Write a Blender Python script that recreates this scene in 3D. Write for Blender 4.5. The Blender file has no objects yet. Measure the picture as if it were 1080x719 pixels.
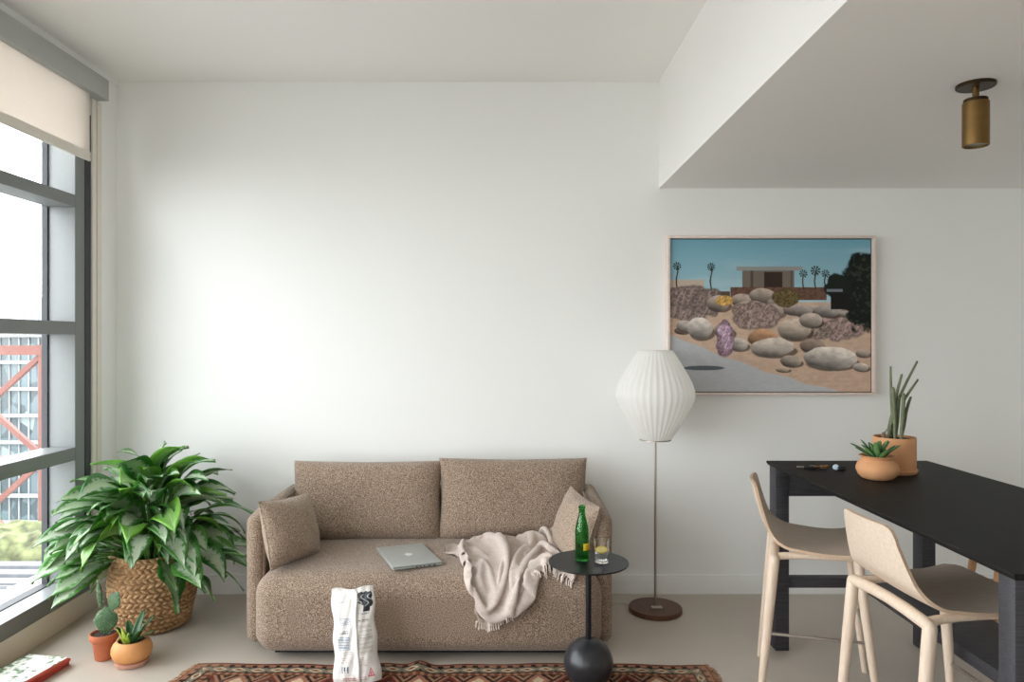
import bpy, bmesh, math, random
import numpy as np
from math import sin, cos, pi, radians as R, sqrt
from mathutils import Vector, Matrix, Euler
random.seed(7)
SC = bpy.context.scene
COL = SC.collection
F = 760.0; CX = 533.0; CY = 360.0; H = 1.47          # focal length in pixels, vanishing point, eye height
def at(px, py, d):
    return Vector(((px-CX)*d/F, d, H-(py-CY)*d/F))

# ---------------------------------------------------------------- colours and materials
def lin(c):
    c = c/255.0
    return c/12.92 if c <= .04045 else ((c+.055)/1.055)**2.4
def rgb(r, g, b): return (lin(r), lin(g), lin(b), 1.0)
class NT:
    def __init__(s, name):
        s.m = bpy.data.materials.new(name); s.m.use_nodes = True
        s.t = s.m.node_tree; s.n = s.t.nodes; s.n.clear()
        s.out = s.n.new('ShaderNodeOutputMaterial')
    def node(s, typ, **kw):
        n = s.n.new('ShaderNode'+typ)
        for k, v in kw.items():
            if k.startswith('_'): setattr(n, k[1:], v)
            else: n.inputs[k].default_value = v
        return n
    def link(s, a, b): s.t.links.new(a, b)
    def bsdf(s, **kw):
        b = s.n.new('ShaderNodeBsdfPrincipled')
        for k, v in kw.items(): b.inputs[k.replace('_', ' ')].default_value = v
        s.link(b.outputs[0], s.out.inputs[0]); s.b = b; return b
    def coord(s, kind='Object', scale=(1,1,1), rot=(0,0,0)):
        c = s.n.new('ShaderNodeTexCoord'); m = s.n.new('ShaderNodeMapping')
        m.inputs['Scale'].default_value = scale; m.inputs['Rotation'].default_value = rot
        s.link(c.outputs[kind], m.inputs[0]); return m.outputs[0]
    def noise(s, vec, scale, detail=3, rough=.5, dist=0):
        n = s.node('TexNoise', Scale=scale, Detail=detail, Roughness=rough, Distortion=dist); s.link(vec, n.inputs['Vector']); return n
    def ramp(s, fac, stops, interp='LINEAR'):
        r = s.n.new('ShaderNodeValToRGB'); s.link(fac, r.inputs[0]); cr = r.color_ramp; cr.interpolation = interp
        while len(cr.elements) < len(stops): cr.elements.new(.5)
        for e, (p, c) in zip(cr.elements, stops): e.position = p; e.color = c
        return r.outputs[0]
    def mix(s, fac, a, b):
        m = s.n.new('ShaderNodeMix'); m.data_type = 'RGBA'
        for v, i in ((fac, 0), (a, 6), (b, 7)):
            if hasattr(v, 'node'): s.link(v, m.inputs[i])
            else: m.inputs[i].default_value = v
        return m.outputs[2]
    def math(s, op, a, b=0.0, c=None):
        m = s.n.new('ShaderNodeMath'); m.operation = op
        for i, v in enumerate((a, b, c)):
            if v is None: continue
            if hasattr(v, 'node'): s.link(v, m.inputs[i])
            else: m.inputs[i].default_value = v
        return m.outputs[0]
    def bump(s, h, strength=.3, dist=.002):
        b = s.node('Bump', Strength=strength, Distance=dist); s.link(h, b.inputs['Height']); s.link(b.outputs[0], s.b.inputs['Normal'])
def plain(name, col, rough=.5, metal=0.0, var=.04, scale=30, **kw):
    t = NT(name); b = t.bsdf(Roughness=rough, Metallic=metal, **kw)
    v = t.coord()
    n = t.noise(v, scale, 4)
    d = tuple(max(0, c*(1-2*var)) for c in col[:3])+(1,); l = tuple(min(1, c*(1+2*var)) for c in col[:3])+(1,)
    t.link(t.ramp(n.outputs[0], [(.3, d), (.7, l)]), b.inputs['Base Color'])
    return t.m
M = {}
def wall_mat(name, col, rough=.85):
    t = NT(name); b = t.bsdf(Roughness=rough); b.inputs['Specular IOR Level'].default_value = .2
    n = t.noise(t.coord(), 1.2, 2); c2 = tuple(c*.985 for c in col[:3])+(1,)
    t.link(t.ramp(n.outputs[0], [(.3, c2), (.7, col)]), b.inputs['Base Color'])
    n2 = t.noise(t.coord(), 220, 2); t.bump(n2.outputs[0], .05, .001)
    return t.m
M['wall'] = wall_mat('wall_paint', rgb(241, 242, 240))
M['ceiling'] = wall_mat('ceiling_paint', rgb(245, 244, 241))
M['trim'] = wall_mat('trim_paint', rgb(226, 221, 208), .6)
def floor_mat():
    t = NT('floor_resin'); b = t.bsdf(Roughness=.42)
    v = t.coord(); n = t.noise(v, 2.2, 5, .6); n2 = t.noise(v, 60, 3)
    c = t.ramp(n.outputs[0], [(.3, rgb(186, 176, 164)), (.7, rgb(196, 187, 176))])
    c = t.mix(t.math('MULTIPLY', n2.outputs[0], .10), c, rgb(168, 159, 148))
    t.link(c, b.inputs['Base Color'])
    rr = t.ramp(n.outputs[0], [(.3, (.38,)*3+(1,)), (.7, (.5,)*3+(1,))]); t.link(rr, b.inputs['Roughness'])
    t.bump(t.noise(v, 25, 3).outputs[0], .03, .002); return t.m
M['floor'] = floor_mat()
M['frame_grey'] = plain('window_frame_paint', rgb(120, 123, 123), .45, var=.01)
M['gasket'] = plain('gasket_rubber', rgb(50, 52, 56), .6)
M['cassette'] = plain('blind_cassette_metal', rgb(168, 171, 169), .5, var=.01)
M['guide'] = plain('blind_guide_metal', rgb(226, 220, 210), .5, var=.01)
def blind_mat():
    t = NT('blind_fabric'); d = t.node('BsdfDiffuse', Color=rgb(236, 230, 223)); tr = t.node('BsdfTranslucent', Color=rgb(248, 242, 236))
    n = t.noise(t.coord('Object', (400, 400, 40)), 1, 2)
    c = t.ramp(n.outputs[0], [(.3, rgb(231, 224, 216)), (.7, rgb(238, 232, 225))]); t.link(c, d.inputs[0])
    m = t.node('MixShader', Fac=.33); t.link(d.outputs[0], m.inputs[1]); t.link(tr.outputs[0], m.inputs[2]); t.link(m.outputs[0], t.out.inputs[0]); return t.m
M['blind'] = blind_mat()
def pane_mat():
    t = NT('window_glass'); a = t.node('BsdfTransparent', Color=(.975, .98, .98, 1)); g = t.node('BsdfGlossy', Roughness=.02)
    m = t.node('MixShader', Fac=.05)
    t.link(a.outputs[0], m.inputs[1]); t.link(g.outputs[0], m.inputs[2]); t.link(m.outputs[0], t.out.inputs[0]); return t.m
M['pane'] = pane_mat()
def boucle(name, a, b_, c, scale=260):
    t = NT(name); b = t.bsdf(Roughness=.95); b.inputs['Specular IOR Level'].default_value = .15; b.inputs['Sheen Weight'].default_value = .25
    v = t.coord(); n = t.noise(v, scale, 2, .6); vo = t.node('TexVoronoi', Scale=scale*1.3); t.link(v, vo.inputs['Vector'])
    col = t.ramp(n.outputs[0], [(.34, a), (.5, b_), (.66, c)])
    big = t.noise(v, 5, 3); col = t.mix(t.math('MULTIPLY', big.outputs[0], .2), col, a)
    t.link(col, b.inputs['Base Color'])
    h = t.math('ADD', t.math('MULTIPLY', n.outputs[0], .8), t.math('MULTIPLY', vo.outputs['Distance'], -.8))
    t.bump(h, .6, .003); return t.m
M['sofa'] = boucle('sofa_boucle', rgb(88, 71, 58), rgb(148, 127, 109), rgb(204, 185, 166))
M['sofa_pale'] = boucle('cushion_boucle', rgb(100, 82, 69), rgb(162, 141, 122), rgb(212, 194, 176), 260)
M['piping'] = boucle('piping_fabric', rgb(84, 66, 52), rgb(128, 106, 88), rgb(160, 136, 114))
M['black_plastic'] = plain('black_plastic', rgb(24, 24, 25), .5)
def wood(name, a, b_, rough=.45, scale=(2, 2, 26), k=5, **kw):
    t = NT(name); b = t.bsdf(Roughness=rough, **kw)
    v = t.coord('Object', scale); n = t.noise(v, k, 6, .6, .4)
    w = t.noise(v, k*5, 3, .5)
    c = t.ramp(n.outputs[0], [(.3, a), (.72, b_)]); c = t.mix(t.math('MULTIPLY', w.outputs[0], .25), c, a)
    t.link(c, b.inputs['Base Color']); t.bump(w.outputs[0], .08, .001); return t.m
M['ash'] = wood('pale_ash_wood', rgb(212, 190, 168), rgb(234, 217, 199), .5, (26, 26, 2))
M['ash_seat'] = wood('pale_ash_veneer', rgb(212, 192, 171), rgb(232, 216, 199), .5, (1.5, 22, 22))
M['ash_edge'] = wood('ply_edge', rgb(190, 160, 132), rgb(220, 194, 168), .55, (3, 3, 90))
M['tan_wood'] = wood('tan_oak_wood', rgb(176, 126, 84), rgb(208, 160, 116), .5, (26, 26, 2))
M['black_wood'] = wood('black_stained_wood', rgb(17, 16, 15), rgb(30, 28, 27), .6, (30, 2.0, 30), 4, Specular_IOR_Level=.22)
M['black_leg'] = wood('black_stained_leg', rgb(38, 37, 40), rgb(74, 73, 79), .55, (2.0, 30, 60), 4)
M['walnut'] = wood('walnut_wood', rgb(66, 40, 26), rgb(112, 72, 48), .4, (26, 3, 10))
M['steel'] = plain('brushed_steel', rgb(196, 190, 184), .28, 1.0, .02)
M['nickel'] = plain('lamp_nickel', rgb(176, 166, 156), .32, 1.0, .02)
M['brass'] = plain('aged_brass', rgb(134, 106, 66), .34, 1.0, .06, 14)
M['brass_dark'] = plain('dark_brass', rgb(70, 57, 42), .45, 1.0, .06, 14)
M['dark_metal'] = plain('black_metal', rgb(40, 41, 43), .42, .6, .06, 40)
M['marble'] = None
def marble():
    t = NT('black_stone'); b = t.bsdf(Roughness=.3)
    v = t.coord(); vo = t.node('TexVoronoi', Scale=46, _feature='F1'); t.link(v, vo.inputs['Vector'])
    sp = t.ramp(vo.outputs['Distance'], [(.05, rgb(150, 150, 155)), (.16, (0, 0, 0, 1))])
    n = t.noise(v, 9, 5, .6); msk = t.ramp(n.outputs[0], [(.55, (0, 0, 0, 1)), (.7, (1, 1, 1, 1))])
    base = t.ramp(n.outputs[0], [(.3, rgb(30, 31, 34)), (.8, rgb(54, 55, 60))])
    mm = t.n.new('ShaderNodeMix'); mm.data_type = 'RGBA'; mm.blend_type = 'ADD'; mm.inputs[0].default_value = 1
    mm2 = t.n.new('ShaderNodeMix'); mm2.data_type = 'RGBA'; mm2.blend_type = 'MULTIPLY'; mm2.inputs[0].default_value = 1
    t.link(sp, mm2.inputs[6]); t.link(msk, mm2.inputs[7]); t.link(base, mm.inputs[6]); t.link(mm2.outputs[2], mm.inputs[7])
    t.link(mm.outputs[2], b.inputs['Base Color']); t.bump(n.outputs[0], .05, .002); return t.m
M['marble'] = marble()
M['terracotta'] = plain('terracotta_clay', rgb(186, 108, 74), .8, var=.06, scale=18)
M['peach_clay'] = plain('peach_clay', rgb(214, 158, 112), .75, var=.04, scale=14)
M['amber_clay'] = plain('amber_glazed_clay', rgb(212, 150, 92), .6, var=.05, scale=14)
M['pink_clay'] = plain('pink_clay', rgb(196, 148, 128), .8, var=.04)
M['soil'] = plain('potting_soil', rgb(58, 44, 34), .95, var=.4, scale=120)
M['stem_green'] = plain('green_stem', rgb(88, 128, 62), .5, var=.1)
M['cactus'] = plain('cactus_skin', rgb(70, 104, 68), .6, var=.15, scale=40)
M['spine'] = plain('cactus_spine', rgb(214, 214, 190), .7)
M['pencil'] = plain('pencil_stem_green', rgb(108, 116, 86), .6, var=.12, scale=30)
M['pencil_tip'] = plain('dry_stem_tip', rgb(112, 88, 74), .8, var=.1)
M['white_card'] = plain('white_paper', rgb(236, 234, 230), .6, var=.01)
M['aluminium'] = plain('silver_aluminium', rgb(182, 187, 184), .4, .35, .01)
M['alu_dark'] = plain('dark_port', rgb(40, 42, 44), .5)
M['logo_white'] = plain('white_logo', rgb(244, 246, 246), .25, 0, .0)
M['paper'] = plain('page_edge', rgb(226, 218, 206), .9, var=.06, scale=200)
M['book_red'] = plain('red_book_cover', rgb(206, 76, 60), .5, var=.04)
M['book_coral'] = plain('coral_book_cover', rgb(214, 108, 92), .5, var=.04)
M['book_brick'] = plain('brick_book_cover', rgb(176, 62, 46), .5, var=.04)
def glass(name, col, rough=.0, ior=1.45):
    t = NT(name); b = t.bsdf(Base_Color=col, Roughness=rough, IOR=ior); b.inputs['Transmission Weight'].default_value = 1
    return t.m
M['green_glass'] = glass('green_bottle_glass', (.09, .50, .12, 1), .02)
M['clear_glass'] = glass('clear_glass', (.98, .99, .99, 1))
M['water'] = glass('water', (.97, .99, .99, 1), 0, 1.33)
M['lens'] = plain('lamp_lens', rgb(120, 124, 112), .15)
def attr_mat(name, rough=.8, bump=0, bscale=300, spec=.3, layer='Col'):
    t = NT(name); b = t.bsdf(Roughness=rough); b.inputs['Specular IOR Level'].default_value = spec
    a = t.node('Attribute', _attribute_name=layer); t.link(a.outputs['Color'], b.inputs['Base Color'])
    if bump: t.bump(t.noise(t.coord(), bscale, 3).outputs[0], bump, .004)
    return t.m
M['rug'] = attr_mat('woven_rug_wool', .95, .6, 260, .1)
M['print'] = attr_mat('photo_print', .6, 0, spec=.25)
M['bag'] = attr_mat('printed_bag_film', .42, 0, spec=.5)
M['cover'] = attr_mat('printed_cover', .4, 0)

# ---------------------------------------------------------------- mesh builder
class MB:
    def __init__(s): s.v = []; s.f = []; s.uv = {}; s.mi = []; s.cols = None; s.cur = 0
    def add(s, vs, fs, uvs=None):
        o = len(s.v); s.v += [tuple(v) for v in vs]
        for f in fs: s.f.append([i+o for i in f]); s.mi.append(s.cur)
        if uvs is not None:
            for i, u in enumerate(uvs): s.uv[o+i] = u
        return s
    def box(s, lo, hi, T=None):
        x0, y0, z0 = lo; x1, y1, z1 = hi
        vs = [Vector(p) for p in ((x0,y0,z0),(x1,y0,z0),(x1,y1,z0),(x0,y1,z0),(x0,y0,z1),(x1,y0,z1),(x1,y1,z1),(x0,y1,z1))]
        if T: vs = [T @ v for v in vs]
        return s.add(vs, [(3,2,1,0),(4,5,6,7),(0,1,5,4),(1,2,6,5),(2,3,7,6),(3,0,4,7)])
    def bbox(s, lo, hi, r=.003, seg=2, T=None):                    # bevelled box
        return s.rbox([(a+b)/2 for a, b in zip(lo, hi)], [b-a for a, b in zip(lo, hi)], r, seg, 1, T)
    def rbox(s, c, size, r, seg=4, mid=1, T=None, fn=None):         # rounded box, optional deform fn(local unit coords, p)
        r = min(r, min(size)/2*.999); half = [q/2 for q in size]
        def axis(h):
            inner = h-r; a = []
            for k in range(seg): a.append(-inner-r*cos(k/seg*pi/2)) if False else a.append((-1, k/seg))
            return a
        # build as cube grid with corner cells
        def coords(h):
            inner = h-r
            L = [(-h + r*(1-cos(0)), 0)]
            ang = [k/seg*pi/4 for k in range(seg+1)]
            lo = [-(inner) - r*math.tan(pi/4 - k/seg*pi/4) for k in range(seg)]
            m_ = [-(inner)+2*inner*k/mid for k in range(mid+1)]
            hi = [-q for q in reversed(lo)]
            return lo+m_+hi
        A = [coords(h) for h in half]
        vid = {}; vs = []
        def key(p): return tuple(round(q, 6) for q in p)
        def proj(p):
            inn = Vector([max(-(h-r), min(h-r, q)) for q, h in zip(p, half)])
            d = Vector(p)-inn
            return inn + (d.normalized()*r if d.length > 1e-9 else d)
        def vert(p):
            k = key(p)
            if k not in vid:
                q = proj(p)
                if fn: q = fn(Vector([q[i]/half[i] for i in range(3)]), q)
                q = q+Vector(c)
                if T: q = T @ q
                vid[k] = len(vs); vs.append(q)
            return vid[k]
        fs = []
        for ax in range(3):
            u, w = (ax+1) % 3, (ax+2) % 3
            for sg in (-1, 1):
                U, W = A[u], A[w]
                for i in range(len(U)-1):
                    for j in range(len(W)-1):
                        q = []
                        for (a, b) in ((i,j),(i+1,j),(i+1,j+1),(i,j+1)):
                            p = [0,0,0]; p[ax] = sg*half[ax]; p[u] = U[a]; p[w] = W[b]; q.append(vert(p))
                        if len(set(q)) < 4: continue
                        fs.append(q if sg > 0 else q[::-1])
        return s.add(vs, fs)
    def tube(s, pts, rad, n=10, cap=True):
        pts = [Vector(p) for p in pts]
        if not hasattr(rad, '__len__'): rad = [rad]*len(pts)
        vs = []; fs = []; up = None
        for i, p in enumerate(pts):
            t = (pts[min(i+1, len(pts)-1)]-pts[max(i-1, 0)]).normalized()
            if up is None:
                up = Vector((0,0,1)) if abs(t.z) < .9 else Vector((1,0,0))
            a = t.cross(up).normalized(); b = a.cross(t).normalized(); up = b
            for k in range(n):
                th = 2*pi*k/n; vs.append(p+(a*cos(th)+b*sin(th))*rad[i])
        m = len(pts)
        for i in range(m-1):
            for k in range(n): fs.append((i*n+k, (i+1)*n+k, (i+1)*n+(k+1) % n, i*n+(k+1) % n))
        if cap: fs.append(list(range(n))); fs.append([(m-1)*n+k for k in range(n)][::-1])
        return s.add(vs, fs)
    def lathe(s, prof, n=40, c=(0,0,0), T=None, close=False, fr=None):
        vs = []; fs = []; c = Vector(c); rings = []
        for (r, z) in prof:
            if r < 1e-6:
                rings.append([len(vs)]); vs.append(Vector((0,0,z)))
            else:
                ring = []
                for k in range(n):
                    th = 2*pi*k/n; rr = r*(fr(th, z) if fr else 1)
                    ring.append(len(vs)); vs.append(Vector((rr*cos(th), rr*sin(th), z)))
                rings.append(ring)
        pr = list(zip(rings, rings[1:]))
        if close: pr.append((rings[-1], rings[0]))
        for a, b in pr:
            if len(a) == 1 and len(b) == 1: continue
            for k in range(n):
                k2 = (k+1) % n
                if len(a) == 1: fs.append((a[0], b[k2], b[k]))
                elif len(b) == 1: fs.append((a[k], a[k2], b[0]))
                else: fs.append((a[k], a[k2], b[k2], b[k]))
        vs = [(T @ (v+c)) if T else v+c for v in vs]
        return s.add(vs, fs)
    def grid(s, fn, nu, nv, flip=False, uv=True):
        vs = []; us = []; fs = []
        for j in range(nv+1):
            for i in range(nu+1):
                vs.append(fn(i/nu, j/nv)); us.append((i/nu, j/nv))
        for j in range(nv):
            for i in range(nu):
                q = (j*(nu+1)+i, j*(nu+1)+i+1, (j+1)*(nu+1)+i+1, (j+1)*(nu+1)+i)
                fs.append(q[::-1] if flip else q)
        return s.add(vs, fs, us if uv else None)
    def extrude(s, poly, axis, a, b, T=None):                       # polygon (2-D list) extruded along an axis
        def mk(p, t):
            v = [0,0,0]; k = [i for i in range(3) if i != axis]; v[k[0]] = p[0]; v[k[1]] = p[1]; v[axis] = t
            v = Vector(v); return T @ v if T else v
        n = len(poly); vs = [mk(p, a) for p in poly]+[mk(p, b) for p in poly]
        fs = [list(range(n))[::-1], [n+i for i in range(n)]]+[(i, (i+1) % n, n+(i+1) % n, n+i) for i in range(n)]
        return s.add(vs, fs)
    def build(s, name, mats, parent=None, smooth=True, loc=None, angle=35, merge=0):
        me = bpy.data.meshes.new(name); me.from_pydata([tuple(v) for v in s.v], [], s.f)
        if not isinstance(mats, (list, tuple)): mats = [mats]
        for m in mats: me.materials.append(m)
        if len(mats) > 1: me.polygons.foreach_set('material_index', s.mi)
        if s.uv:
            ul = me.uv_layers.new(name='UVMap'); li = np.zeros(len(me.loops), dtype=np.int32); me.loops.foreach_get('vertex_index', li)
            arr = np.zeros((len(s.v), 2), dtype=np.float32)
            for k, u in s.uv.items(): arr[k] = u
            ul.data.foreach_set('uv', arr[li].ravel())
        if s.cols is not None:
            ca = me.color_attributes.new('Col', 'FLOAT_COLOR', 'POINT')
            c = np.ones((len(s.v), 4), dtype=np.float32); c[:, :3] = s.cols; ca.data.foreach_set('color', c.ravel())
        bm = bmesh.new(); bm.from_mesh(me)
        if merge: bmesh.ops.remove_doubles(bm, verts=bm.verts[:], dist=merge)
        bmesh.ops.recalc_face_normals(bm, faces=bm.faces[:]) if not getattr(s, 'keepn', False) else None
        if smooth:
            for f in bm.faces: f.smooth = True
            lim = R(angle)
            for e in bm.edges:
                if len(e.link_faces) == 2 and e.calc_face_angle(0) > lim: e.smooth = False
        bm.to_mesh(me); bm.free()
        o = bpy.data.objects.new(name, me); COL.objects.link(o)
        if parent is not None: o.parent = parent
        if loc is not None: o.location = loc
        return o
def tag(o, label=None, cat=None, group=None, kind=None):
    if label: o['label'] = label
    if cat: o['category'] = cat
    if group: o['group'] = group
    if kind: o['kind'] = kind
    return o
def thing(name, label, cat, loc=(0,0,0), rz=0, group=None):
    o = bpy.data.objects.new(name, None); o.empty_display_size = .1; COL.objects.link(o)
    o.location = loc; o.rotation_euler = (0, 0, rz); return tag(o, label, cat, group)
def struct(name, label, cat, loc=(0,0,0)):
    o = bpy.data.objects.new(name, None); COL.objects.link(o); o.location = loc; return tag(o, label, cat, None, 'structure')
def copy_tree(o, parent=None):
    c = o.copy(); COL.objects.link(c)
    if parent is not None: c.parent = parent
    for ch in list(o.children): copy_tree(ch, c)
    return c
def smooth01(a, b, x):
    t = np.clip((x-a)/(b-a), 0, 1); return t*t*(3-2*t)
def hnoise(x, y, seed=0):                                           # value noise on numpy arrays
    x = np.asarray(x, float); y = np.asarray(y, float)
    xi = np.floor(x); yi = np.floor(y); fx = x-xi; fy = y-yi; fx = fx*fx*(3-2*fx); fy = fy*fy*(3-2*fy)
    def h(a, b):
        q = np.sin(a*127.1+b*311.7+seed*74.7)*43758.5453; return q-np.floor(q)
    return (h(xi, yi)*(1-fx)+h(xi+1, yi)*fx)*(1-fy)+(h(xi, yi+1)*(1-fx)+h(xi+1, yi+1)*fx)*fy
def fbm(x, y, seed=0, o=4):
    t = 0; a = .5
    for k in range(o): t = t+a*hnoise(np.asarray(x)*2**k, np.asarray(y)*2**k, seed+k); a *= .5
    return t/(1-.5**o)
SKY = 9.0; EXPO = 0.07
# ================================================================ THE ROOM
XW = -2.264; YB = 4.2; ZC = 2.984; XR = 4.6; YF = -2.6; XS = .895; ZS = 2.362
b = MB(); b.box((XW-.4, YF-.1, -.12), (XR+.1, YB+.1, 0)); tag(b.build('floor', M['floor'], smooth=False), 'warm grey smooth resin floor', 'floor', None, 'structure')
b = MB(); b.box((XW-.4, YB, 0), (XR+.1, YB+.12, ZC+.1)); tag(b.build('wall_back', M['wall'], smooth=False), 'white painted back wall behind the sofa', 'wall', None, 'structure')
b = MB(); b.box((XR, YF, 0), (XR+.12, YB, ZC+.1)); tag(b.build('wall_right', M['wall'], smooth=False), 'white wall right of the table, out of frame', 'wall', None, 'structure')
b = MB(); FX0, FX1, FZ0, FZ1 = -1.5, -.6, .75, 2.55
b.box((XW-.4, YF-.12, 0), (FX0, YF, ZC+.1)); b.box((FX1, YF-.12, 0), (XR+.1, YF, ZC+.1)); b.box((FX0, YF-.12, 0), (FX1, YF, FZ0)); b.box((FX0, YF-.12, FZ1), (FX1, YF, ZC+.1)); tag(b.build('wall_front', M['wall'], smooth=False), 'white wall behind the viewer, out of frame', 'wall', None, 'structure')
b = MB(); b.box((XW-.4, YF, ZC), (XS+.05, YB, ZC+.12)); b.box((XS+.05, YF, ZC), (XR, YF+.5, ZC+.12)); tag(b.build('ceiling', M['ceiling'], smooth=False), 'high white ceiling above the sofa and window', 'ceiling', None, 'structure')
b = MB(); b.box((XS, YF+.5, ZS), (XR, YB, ZC+.12)); tag(b.build('ceiling_dropped', M['ceiling'], smooth=False), 'lowered white ceiling with a tall side face, above the table', 'ceiling', None, 'structure')
# window wall: pier by the corner, head above the window, kerb below
b = MB(); b.box((XW-.168, 3.925, 0), (XW, YB, ZC)); b.box((XW-.3, YF, 2.86), (XW, 3.925, ZC)); b.box((XW-.3, YF, 0), (XW, -1.35, 2.86))
b.box((XW-.3, -1.35, 0), (XW, 3.925, .118))
tag(b.build('wall_left', M['wall'], smooth=False), 'white window wall with narrow pier at the corner', 'wall', None, 'structure')
b = MB(); b.bbox((XW-.01, YF, 0), (XW+.004, 4.2, .12), .003, 2); tag(b.build('baseboard_left', M['trim']), 'cream low baseboard under the window', 'baseboard', None, 'structure')
b = MB(); b.bbox((XW+.004, YB-.014, 0), (XR, YB+.004, .112), .004, 2); tag(b.build('baseboard_back', M['wall']), 'white baseboard along the back wall', 'baseboard', None, 'structure')
b = MB(); b.box((XW-.001, YF, 2.952), (XW+.012, YB, 2.984)); tag(b.build('trim_1', M['wall'], smooth=False), 'thin white ceiling trim above the blind', 'trim', None, 'structure')
# window
W0, W1 = .2, 2.86; Y0, Y1 = -1.35, 3.79; GX = -2.412
win = struct('window_1', 'grey metal floor-to-ceiling window left of the sofa', 'window', (0, 0, 0))
b = MB(); b.bbox((XW-.112, Y0, .12), (XW+.002, 3.925, W0), .003); b.box((-2.56, Y0, .12), (-2.425, 3.925, W0)); b.build('sill', M['frame_grey'], win, False)
b = MB(); b.box((-2.43, Y0, W0-.02), (-2.376, Y1, W0+.004)); b.build('sill_gasket', M['gasket'], win, False)
for y in (3.79, 2.47, 1.15, -.17, -1.35):
    b = MB(); b.bbox((-2.44, y, W0), (XW+.002, y+(.135 if y > 3 else .09), W1), .003); b.build('mullion', M['frame_grey'], win)
    b = MB(); b.box((-2.432, y-.012, W0), (-2.402, y+.001, W1)); b.build('mullion_gasket', M['gasket'], win, False)
# dark edge strip of the corner jamb
b = MB(); b.box((XW, 3.875, .2), (XW+.006, 3.925, 2.7)); b.build('jamb_strip', M['gasket'], win, False)
for z0, z1 in ((2.178, 2.241), (1.507, 1.574), (.846, .914)):
    b = MB(); b.bbox((GX, Y0, z0), (XW+.0015, Y1, z1), .003); b.build('transom', M['frame_grey'], win)
zs = [(W0, .846), (.914, 1.507), (1.574, 2.178), (2.241, W1)]
for (z0, z1) in zs:
    for (y0, y1) in ((2.56, 3.79), (1.24, 2.47), (-.08, 1.15), (-1.26, -.17)):
        b = MB(); b.box((GX-.006, y0, z0), (GX, y1, z1)); b.build('pane', M['pane'], win, False)
# unseen window added behind the viewer to brighten the right of the room
w2 = struct('added_fill_window', 'added grey framed window behind the viewer, unseen, brightens the room', 'window', (0, 0, 0))
for lo3, hi3 in (((FX0, YF-.1, FZ0), (FX0+.06, YF+.01, FZ1)), ((FX1-.06, YF-.1, FZ0), (FX1, YF+.01, FZ1)), ((FX0, YF-.1, FZ0), (FX1, YF+.01, FZ0+.06)), ((FX0, YF-.1, FZ1-.06), (FX1, YF+.01, FZ1)), (((FX0+FX1)/2-.035, YF-.1, FZ0), ((FX0+FX1)/2+.035, YF+.01, FZ1))):
    b = MB(); b.box(lo3, hi3); b.build('frame_bar', M['frame_grey'], w2, False)
for x0, x1 in ((FX0+.06, (FX0+FX1)/2-.035), ((FX0+FX1)/2+.035, FX1-.06)):
    b = MB(); b.box((x0, YF-.06, FZ0+.06), (x1, YF-.054, FZ1-.06)); b.build('pane', M['pane'], w2, False)
# blind
bl = thing('roller_blind', 'cream roller blind half lowered in a grey cassette over the tall window', 'blind', (-2.22, 3.9, 2.8))
def loc_(b, name, mat, par, **k):                                   # build in world coordinates under a placed parent
    o = b.build(name, mat, par, **k); T = Matrix.Translation(par.location) @ par.rotation_euler.to_matrix().to_4x4()
    o.matrix_parent_inverse = T.inverted(); return o
b = MB(); b.bbox((XW+.002, Y0, 2.794), (-2.186, 3.976, 2.909), .004); loc_(b, 'cassette', M['cassette'], bl)
b = MB(); b.box((-2.2235, Y0, 2.47), (-2.2225, 3.853, 2.80)); loc_(b, 'fabric', M['blind'], bl, smooth=False)
b = MB(); b.rbox((-2.222, (Y0+3.853)/2, 2.457), (.014, 3.853-Y0, .052), .006, 3); loc_(b, 'bottom_bar', M['guide'], bl)
b = MB(); b.bbox((XW+.001, 3.93, .12), (XW+.014, 3.965, 2.80), .002); loc_(b, 'guide_rail', M['guide'], bl)
b = MB(); b.bbox((XW+.001, 3.985, .12), (XW+.008, 4.03, 2.80), .002); loc_(b, 'guide_rail', M['guide'], bl)

# ================================================================ OUTSIDE THE WINDOW (ten floors up)
M['concrete'] = plain('pale_concrete', rgb(128, 130, 131), .9, var=.05, scale=2)
M['asphalt'] = plain('street_grey', rgb(150, 150, 148), .95, var=.05, scale=.3)
M['red_steel'] = plain('red_painted_steel', rgb(98, 58, 50), .6, var=.05, scale=2)
M['green_roof'] = plain('roof_garden_planting', rgb(84, 88, 58), .95, var=.4, scale=1.6)
M['planks'] = plain('grey_deck_planks', rgb(92, 94, 98), .85, var=.05, scale=2)
def facade_glass():
    t = NT('far_window_glass'); b = t.bsdf(Roughness=.15)
    v = t.coord('Object'); n = t.node('TexVoronoi', Scale=.55); t.link(v, n.inputs['Vector'])
    c = t.ramp(n.outputs['Color'], [(.2, rgb(54, 66, 70)), (.55, rgb(78, 92, 96)), (.85, rgb(112, 122, 122))], 'CONSTANT')
    t.link(c, b.inputs['Base Color']); return t.m
M['far_glass'] = facade_glass()
M['far_glass_w'] = plain('frosted_far_panel', rgb(150, 156, 158), .4)
b = MB(); b.box((-400, -150, -34), (-5, 420, -33)); tag(b.build('ground', M['asphalt'], smooth=False), 'pale street level far below the window', 'ground', None, 'structure')
bd = thing('office_building', 'glass fronted office building seen through the lower window panes', 'building', (-70, 96, -33))
b = MB(); b.box((-100, 97, -33), (-40, 125, 3)); loc_(b, 'core_wall', M['concrete'], bd, smooth=False)
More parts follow.
